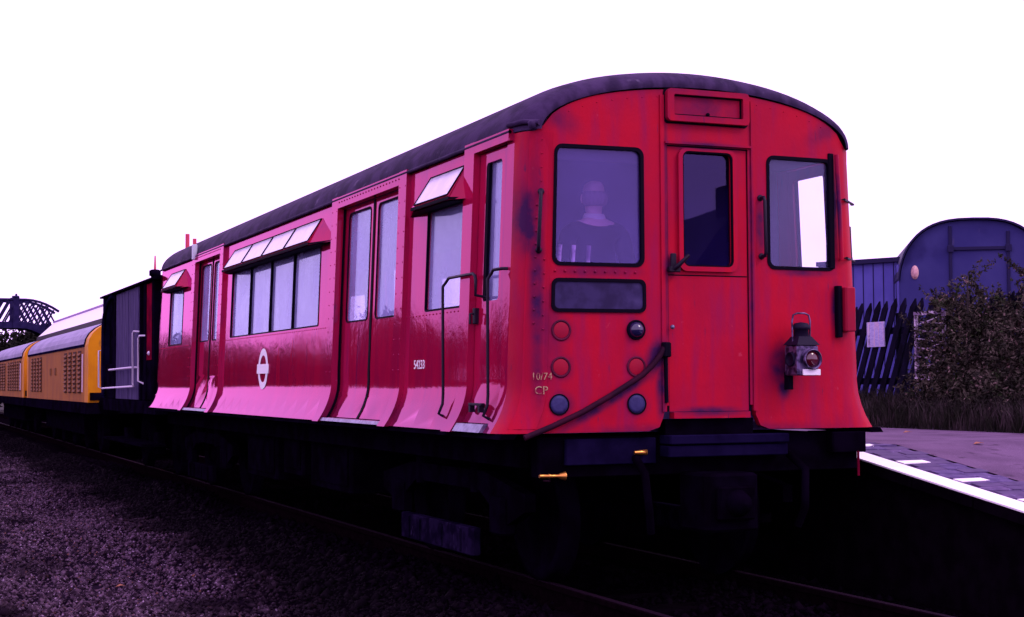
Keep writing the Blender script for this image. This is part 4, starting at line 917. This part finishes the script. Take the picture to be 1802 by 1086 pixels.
# ================================================================== FOOTBRIDGE
BY = 75.
fb = thing('footbridge', (0, BY, 0), 'dark iron lattice footbridge with arched girder over the railway', 'footbridge')
def topz(x): return 5.86-(.105*max(0, x-2.2)**2.0*1.9 if x > 2.2 else (.02*max(0, -x-4)**2))
def botz(x): return 4.70-(.30*max(0, min(1, (x-2.4)/1.0)) if x > 2.4 else (.3*max(0, min(1, (-x-6)/1))))
XL, XR = -9.0, 3.95
for q, yy in enumerate((BY, BY+2.0)):
    xs_ = np.linspace(XL, XR, 40)
    MB().tube([(x, yy, topz(x)) for x in xs_], .075, 6).build('top_rail', 'bridge', fb)
    m = MB()
    lowz = lambda x: 4.36-(.55*max(0, min(1, (x-2.2)/1.3))**1.4 if x > 2.2 else 0)
    vs = [(x, yy+d, z) for x in xs_ for d in (-.06, .06) for z in (lowz(x), botz(x))]
    fs = []
    for i in range(len(xs_)-1):
        a = i*4; b = a+4; fs += [(a, b, b+1, a+1), (a+2, a+3, b+3, b+2), (a+1, b+1, b+3, a+3), (a, a+2, b+2, b)]
    m.add(vs, fs); m.build('girder', 'bridge', fb)
    for dirn in (1, -1):
        x = XL
        while x < XR+1.1:
            a0 = x; z0 = botz(min(max(a0, XL), XR)); b0 = x+dirn*.62
            # clip bar between girder and rail
            p, qv = Vector((a0, yy+.02*dirn, z0)), Vector((b0, yy+.02*dirn, z0+1.16))
            if a0 <= XR and b0 <= XR and b0 >= XL:
                zt_ = topz(b0)
                if qv.z > zt_: s_ = (zt_-p.z)/(qv.z-p.z); qv = p.lerp(qv, max(.1, s_))
                th = .125 if (dirn == 1 or x > 1.9) else .0
                if th: MB().bar(p, qv, th*.72, .03, (0, 1, 0)).build('lattice_bar', 'bridge', fb)
            x += .33
    for xp in (1.78, -4.2): 
        po = MB().box(xp-.16, xp+.16, yy-.12, yy+.12, 4.36, 5.98, .02).build('newel_post', 'bridge', fb); MB().lathe((xp, yy, 5.98), (0,0,1), [(.18, 0), (.16, .06), (.05, .10), (.06, .16), (0, .2)], 10).build('post_cap', 'bridge', po)
MB().box(XL, XR, BY+.1, BY+1.9, 4.40, 4.55).build('deck', 'bridge', fb)
for xp in (-8.2, 3.6): MB().box(xp-.35, xp+.35, BY-.1, BY+2.1, -.3, 4.38, .04).build('pier', 'vandark', fb)

# ================================================================== STATION CANOPY
cn = thing('station_canopy', (4.5, 56, .9), 'pale platform canopy with dark eaves beyond the yellow locomotive', 'canopy')
m = MB(); m.prism([(2.60, 3.72), (2.60, 3.80), (3.4, 4.56), (5.2, 4.80), (7.4, 4.0), (7.4, 3.9), (5.2, 4.60), (2.9, 3.9)], 44, 72, lambda p, q, a: (p, a, q)); m.build('roof', 'canopy', cn)
MB().box(2.55, 2.585, 43.9, 72.1, 3.60, 3.80).build('fascia', 'canopydark', cn); MB().box(3.34, 3.40, 43.9, 72.1, 4.53, 4.61).build('upper_trim', 'canopytrim', cn)
MB().box(2.62, 7.3, 44, 72, 3.55, 3.70).build('soffit', 'canopydark', cn)
for yy in np.arange(46, 72, 6.): MB().tube([(3.4, yy, .9), (3.4, yy, 3.56)], .08).build('column', 'canopydark', cn)
MB().box(5.5, 7.3, 46, 71, .9, 3.56).build('back_wall', 'housebrick', cn)

# ================================================================== BLUE VAN BODY BEYOND THE FENCE
bv = thing('grounded_van', (11.45, 14, .9), 'dark blue van body with arched roof behind the bush and fence', 'van body')
Xc = 11.45; HWv = 1.17
pf = [(Xc-HWv, .9), (Xc+HWv, .9)]+[(Xc+HWv*abs(math.cos(R(a)))**.72*(1 if a <= 90 else -1), 2.90+1.11*math.sin(R(a))**.9) for a in range(0, 181, 6)]
m = MB(); m.prism(pf, 11.2, 17.5, lambda p, q, a: (p, a, q)); m.build('end_wall', 'blueend', bv)
m = MB(); m.box(Xc-HWv-.02, Xc-HWv-.004, 11.25, 17.4, 1.0, 3.32); sdp = m.build('side_wall', 'blueside', bv)
for yy in (11.75, 12.4, 13.1, 13.8): MB().box(Xc-HWv-.03, Xc-HWv-.021, yy, yy+.03, 1.0, 3.32).build('side_batten', 'bluetrim', sdp)
m = MB(); rp = [(Xc+(HWv+.04)*abs(math.cos(R(a)))**.72*(1 if a <= 90 else -1), 2.92+1.13*math.sin(R(a))**.9) for a in range(6, 175, 6)]
rp2 = [(Xc+(x-Xc)*.985, z-.03) for x, z in rp][::-1]
m.prism(rp+rp2, 11.12, 17.6, lambda p, q, a: (p, a, q)); m.build('roof', 'bluetrim', bv)
for xx in (Xc-.36, Xc+.55): MB().box(xx-.025, xx+.025, 11.165, 11.198, 1.2, 3.82 if xx > Xc else 3.92, .006).build('end_pillar', 'bluetrim', bv)
MB().box(Xc-.40, Xc+.60, 11.16, 11.199, 3.52, 3.575, .006).build('end_rail', 'bluetrim', bv)
for xx in (Xc-.36, Xc+.55): MB().box(xx-.05, xx+.05, 11.14, 11.159, 3.49, 3.60, .006).build('hinge', 'bluetrim', bv)
em = MB().lathe((10.52, 11.2, 3.17), (0, -1, 0), [(.10, 0), (.10, .012), (0, .014)], 20); em.v = [((x-10.52)*.62+10.52, y, (z-3.17)*1.15+3.17) for x, y, z in em.v]; em.build('oval_badge', 'emblem', bv)

for o in list(bv.children): pass
bv.rotation_euler.z = -R(33)
# keep the near end where it stands: shift the pivot so that the end centre stays put
pc_ = Vector((11.45, 11.2, .9)); c_, s_n = math.cos(-R(33)), math.sin(-R(33)); dv_ = pc_-Vector((11.45, 14, .9))
bv.location = pc_-Vector((dv_.x*c_-dv_.y*s_n, dv_.x*s_n+dv_.y*c_, 0))
def mark_z(px, py, z):
    d = F+rr_*((px-901)/2700)-uu_*((py-543)/2700); return Vector((-5.144, -8.983, 1.4))+d*((z-1.4)/d.z)
A1, A2 = mark_z(1440, 462, 3.5), mark_z(1600, 451.5, 3.5)
sh = thing('flat_roofed_shed', ((A1.x+A2.x)/2, (A1.y+A2.y)/2, .9), 'pale blue flat roofed shed between the red carriage and the arched van', 'shed')
bk_ = Vector((A2.y-A1.y, -(A2.x-A1.x), 0)).normalized()*-2.5
if bk_.y < 0: bk_ = -bk_
def slab(name, mat, z0, z1, fwd, par, a=0., b=1.):
    P1, P2 = A1.lerp(A2, a), A1.lerp(A2, b); f_ = -bk_.normalized()*fwd; q = [P1+f_, P2+f_, P2+bk_, P1+bk_]
    m = MB(); m.add([(v.x, v.y, z0) for v in q]+[(v.x, v.y, z1) for v in q], [(3,2,1,0), (4,5,6,7), (0,1,5,4), (1,2,6,5), (2,3,7,6), (3,0,4,7)]); return m.build(name, mat, par)
slab('wall', 'blueside', .85, 3.42, 0, sh); slab('roof', 'bluetrim', 3.421, 3.5, .08, sh)
for k in range(9): slab('wall_batten', 'bluetrim', .85, 3.419, .012, sh, .06+k*.11, .066+k*.11)

# ================================================================== FENCE, NOTICE, TRELLIS
XF = 6.0
fe = thing('paling_fence', (XF, 5.5, 1.0), 'dark fence of slanting pointed palings behind the platform', 'fence')
for z in (1.35, 1.95): MB().box(XF+.03, XF+.08, 3.0, 9.5, z, z+.08, .006).build('rail', 'fence', fe)
for yy in (4.2, 6.0, 7.8, 9.4): MB().box(XF+.085, XF+.19, yy, yy+.10, .9, 2.2, .01).build('post', 'fence', fe)
def paling():
    wd, th, h, ln = .10, .022, 1.34, .62
    pr = [(-wd/2, 0), (wd/2, 0), (wd/2, h-.09), (0, h), (-wd/2, h-.09)]
    m = MB(); m.prism(pr, 0, th, lambda p, q, a: (XF+a, 5.5+p-q*ln/h, 1.0+q)); return m.build('paling', 'fence', fe)
pp = paling(); first = True
for k in range(36):
    o = pp if first else pp.copy()
    if not first: COL.objects.link(o)
    first = False; o.location = (rng.uniform(-.004, .004), -1.9+k*.165+rng.uniform(-.012, .012), rng.uniform(-.03, .03)); o.rotation_euler.x = rng.uniform(-.02, .02)
no = thing('notice_board', (XF-.03, 6.33, 1.8), 'small pale notice fixed to the slanting paling fence', 'sign')
MB().box(XF-.035, XF-.015, 6.16, 6.50, 1.80, 2.10, .003).build('sheet', 'notice', no); MB().box(XF-.038, XF-.0355, 6.44, 6.47, 1.82, 2.08).build('pale_strip', 'palepaint', no)
MB().box(XF-.014, XF-.004, 6.18, 6.48, 1.82, 2.08).build('backing', 'fence', no)
tr = thing('trellis', (5.75, 5.0, .95), 'weathered pale trellis panel half hidden in the bush', 'trellis')
for yy in (4.78, 5.27): MB().box(5.74, 5.77, yy-.018, yy+.018, .95, 2.17).build('upright', 'palepaint', tr)
for z in (2.13, 1.40): MB().box(5.735, 5.765, 4.76, 5.29, z, z+.04).build('rail', 'palepaint', tr)
for k in range(7):
    MB().bar((5.75, 4.79+.02, 1.42+k*.1), (5.75, 5.26, 1.42+k*.1-.25+.30), .012, .022, (1,0,0)).build('lath', 'palepaint', tr)
    MB().bar((5.765, 5.26, 1.42+k*.1), (5.765, 4.79, 1.42+k*.1+.10), .012, .022, (1,0,0)).build('lath', 'palepaint', tr)

# ================================================================== FOLIAGE
def leaves(name, blobs, n, size, mat, parent, shell=.35):
    cs = np.array([b[:3] for b in blobs]); rs = np.array([b[3:6] for b in blobs]); vol = rs.prod(1); pick = rng.choice(len(blobs), n, p=vol/vol.sum())
    d = rng.normal(size=(n, 3)); d /= np.linalg.norm(d, axis=1)[:, None]; rad = rng.random(n)**shell*(1+rng.normal(0, .10, n))
    c = cs[pick]+d*rs[pick]*rad[:, None]
    a = rng.normal(size=(n, 3)); a /= np.linalg.norm(a, axis=1)[:, None]; b = rng.normal(size=(n, 3)); b -= a*(a*b).sum(1)[:, None]; b /= np.linalg.norm(b, axis=1)[:, None]
    s = rng.uniform(size[0], size[1], n)[:, None]; up = np.cross(a, b)*s*.25
    P = np.stack([c-a*s, c+b*s*.45+up, c+a*s, c-b*s*.45+up], 1).reshape(-1, 3)-np.array(parent_world(parent))
    q = np.arange(n)[:, None]*4; Fq = np.concatenate([q+np.array([[0,1,2]]), q+np.array([[0,2,3]])], 1).reshape(-1, 3)
    me = bpy.data.meshes.new(name); me.from_pydata(P.tolist(), [], Fq.tolist()); me.materials.append(M[mat]); o = link(name, me, parent); o['kind'] = 'stuff'; return o
def bush(loc, blobs, n, size, label, mat='leaf1', name='bush', grp='bushes behind the platform', core=True):
    t = thing(name, loc, label, 'bush', grp)
    leaves('foliage', [(loc[0]+b[0], loc[1]+b[1], loc[2]+b[2], *b[3:]) for b in blobs], n, size, mat, t)
    m = MB()
    for k in range(9):
        b = blobs[k % len(blobs)]; e = Vector((loc[0]+b[0]*rng.uniform(.6, 1.1), loc[1]+b[1]*rng.uniform(.6, 1.1), loc[2]+b[2]+b[5]*rng.uniform(.1, .8))); s_ = Vector((loc[0]+rng.uniform(-.1, .1), loc[1]+rng.uniform(-.1, .1), loc[2]-.05))
        mid = s_.lerp(e, .5)+Vector((rng.uniform(-.1, .1), rng.uniform(-.1, .1), .05)); m.tube([s_, mid, e], [.03, .02, .006], 5)
    m.build('stems', 'bark', t)
    tops = []
    for k in range(22):
        b = blobs[rng.integers(0, len(blobs))]; a_ = rng.uniform(0, 6.28); q = rng.uniform(.3, .95)
        base = Vector((loc[0]+b[0]+math.cos(a_)*b[3]*q, loc[1]+b[1]+math.sin(a_)*b[4]*q, loc[2]+b[2]+b[5]*math.sqrt(1-q*q)))
        for j in range(5): c_ = base+Vector((math.cos(a_)*.05*j, math.sin(a_)*.05*j, .045*j)); tops.append((c_.x, c_.y, c_.z, .05-.006*j, .05-.006*j, .05))
    leaves('sprigs', tops, 1700, (.012, .028), mat, t, .8)
    return t
bush((5.9, 4.45, .95), [(0, 0, .55, .55, .5, .6), (-.05, .35, 1.0, .40, .32, .40), (.0, .15, 1.28, .24, .20, .34), (.0, -.3, 1.02, .3, .3, .38), (.0, .75, .75, .25, .2, .4), (-.1, .05, .3, .6, .8, .4)], 14500, (.014, .040), 'dark straggly bush half covering the pale trellis')
bush((6.0, 3.55, .95), [(0, 0, .6, .65, .6, .7), (.05, .35, 1.02, .3, .28, .36), (.0, -.05, 1.2, .25, .25, .34), (-.1, -.4, .9, .4, .4, .5), (0, .2, 1.4, .1, .1, .2), (-.2, 0, .25, .7, .8, .4)], 17500, (.014, .040), 'large dark bush at the right edge in front of the blue van')
bush((6.1, 2.2, .95), [(0, 0, .6, .65, .7, .7), (0, .2, 1.0, .5, .5, .45)], 6000, (.02, .05), 'dark bush cut off by the right edge of the picture')
# row of trees off to the left: they show only as the dark skyline in the glossy paint
tree_groups = 'trees in a row left of the railway'
def tree(loc, h, wd, seed):
    t = thing('tree', loc, 'dark leafy tree in the row left of the railway, mirrored in the red paint', 'tree', tree_groups)
    m = MB(); m.tube([(loc[0], loc[1], loc[2]-.1), (loc[0]+.1, loc[1], loc[2]+h*.35), (loc[0], loc[1]+.1, loc[2]+h*.8)], [.28, .2, .06], 8)
    for k in range(5): a = k*1.26+seed; m.tube([(loc[0], loc[1], loc[2]+h*(.3+.08*k)), (loc[0]+math.cos(a)*wd*.6, loc[1]+math.sin(a)*wd*.6, loc[2]+h*(.5+.08*k))], [.1, .03], 6)
    m.build('trunk', 'bark', t)
    bl = [(loc[0]+rng.uniform(-.5, .5)*wd, loc[1]+rng.uniform(-.5, .5)*wd, loc[2]+h*rng.uniform(.25, .75), wd*.6, wd*.6, h*.28) for _ in range(9)]
    leaves('crown', bl, 2600, (.16, .38), 'leaf2', t)
yy = 10.
while yy < 190:
    h = 6.9+.017*yy+rng.uniform(-.9, .9); tree((-30+rng.uniform(-3, 3), yy, -.3), h, rng.uniform(2.6, 3.8), yy); yy += rng.uniform(6.5, 9.5)
# dark trees beyond the footbridge
for k, (x, y, h) in enumerate(((2.0, 96, 6.2), (4.3, 99, 6.4), (6.8, 97, 5.8))):
    t = thing('tree', (x, y, -.3), ('leftmost', 'middle', 'rightmost')[k]+' of the dark trees seen under the footbridge arch', 'tree', 'trees under the footbridge')
    MB().tube([(x, y, -.4), (x+.1, y, h*.6)], [.3, .1], 8).build('trunk', 'bark', t)
    leaves('crown', [(x+rng.uniform(-1.5, 1.5), y+rng.uniform(-1, 1), h*rng.uniform(.25, .62), 1.9, 1.6, h*.28) for _ in range(8)], 5000, (.12, .3), 'leaf2', t)

# house behind the photographer, mirrored in the front door window
hx, hy = 14.9, -24.
ho = thing('house', (hx, hy, 0), 'dark gabled house with chimney, mirrored in the carriage front door window', 'house')
MB().box(hx-2.2, hx+2.6, hy-5, hy, -.3, 3.7).build('wall', 'housebrick', ho)
m = MB(); m.prism([(hx-2.5, 3.6), (hx+3.3, 3.6), (hx+.6, 5.9)], hy-5.2, hy+.2, lambda p, q, a: (p, a, q)); rf_ = m.build('roof', 'slate', ho)
MB().box(hx+.15, hx+.50, hy-1.0, hy-.3, 5.2, 6.35, .02).build('chimney', 'housebrick', rf_)
for xx in (hx-1.4, hx+.9):
    wn = MB().box(xx, xx+.9, hy-.02, hy+.03, 1.0, 2.4).build('window', 'canopy', ho); MB().box(xx+.06, xx+.84, hy+.031, hy+.04, 1.06, 2.34).build('pane', 'lens', wn)
MB().box(hx-.35, hx+.55, hy-.02, hy+.04, -.1, 2.0).build('door', 'bluetrim', ho)

# fallen leaves and scraps on the ash
for k, (x, y, mt, lb) in enumerate(((-3.95, 7.5, 'blueside', 'tiny bright blue scrap lying on the ash at far left'), (-2.05, .35, 'dryleaf', 'small orange dead leaf on the ash near the bottom edge'), (-3.35, 3.2, 'dryleaf', 'small orange dead leaf on the ash near the left edge'), (3.9, 3.0, 'dryleaf', 'brown dead leaf on the platform near the grass verge'), (3.0, .9, 'dryleaf', 'brown dead leaf in the middle of the platform ramp'))):
    zo = 0 if x < 0 else pz(y)+.165
    m = MB(); L_ = .05 if x > 0 else .035; q_ = [(x-L_, y, -.16), (x, y+L_*.6, -.145), (x+L_, y, -.155), (x, y-L_*.65, -.15)]
    q_ = [(a, b, c+zo) for a, b, c in q_]; m.add(q_+[(a, b, c+.003) for a, b, c in q_], [(3,2,1,0), (4,5,6,7), (0,1,5,4), (1,2,6,5), (2,3,7,6), (3,0,4,7)])
    o = m.build('paper_scrap' if k == 0 else 'dead_leaf', mt); tag(o, lb, 'scrap' if k == 0 else 'leaf')
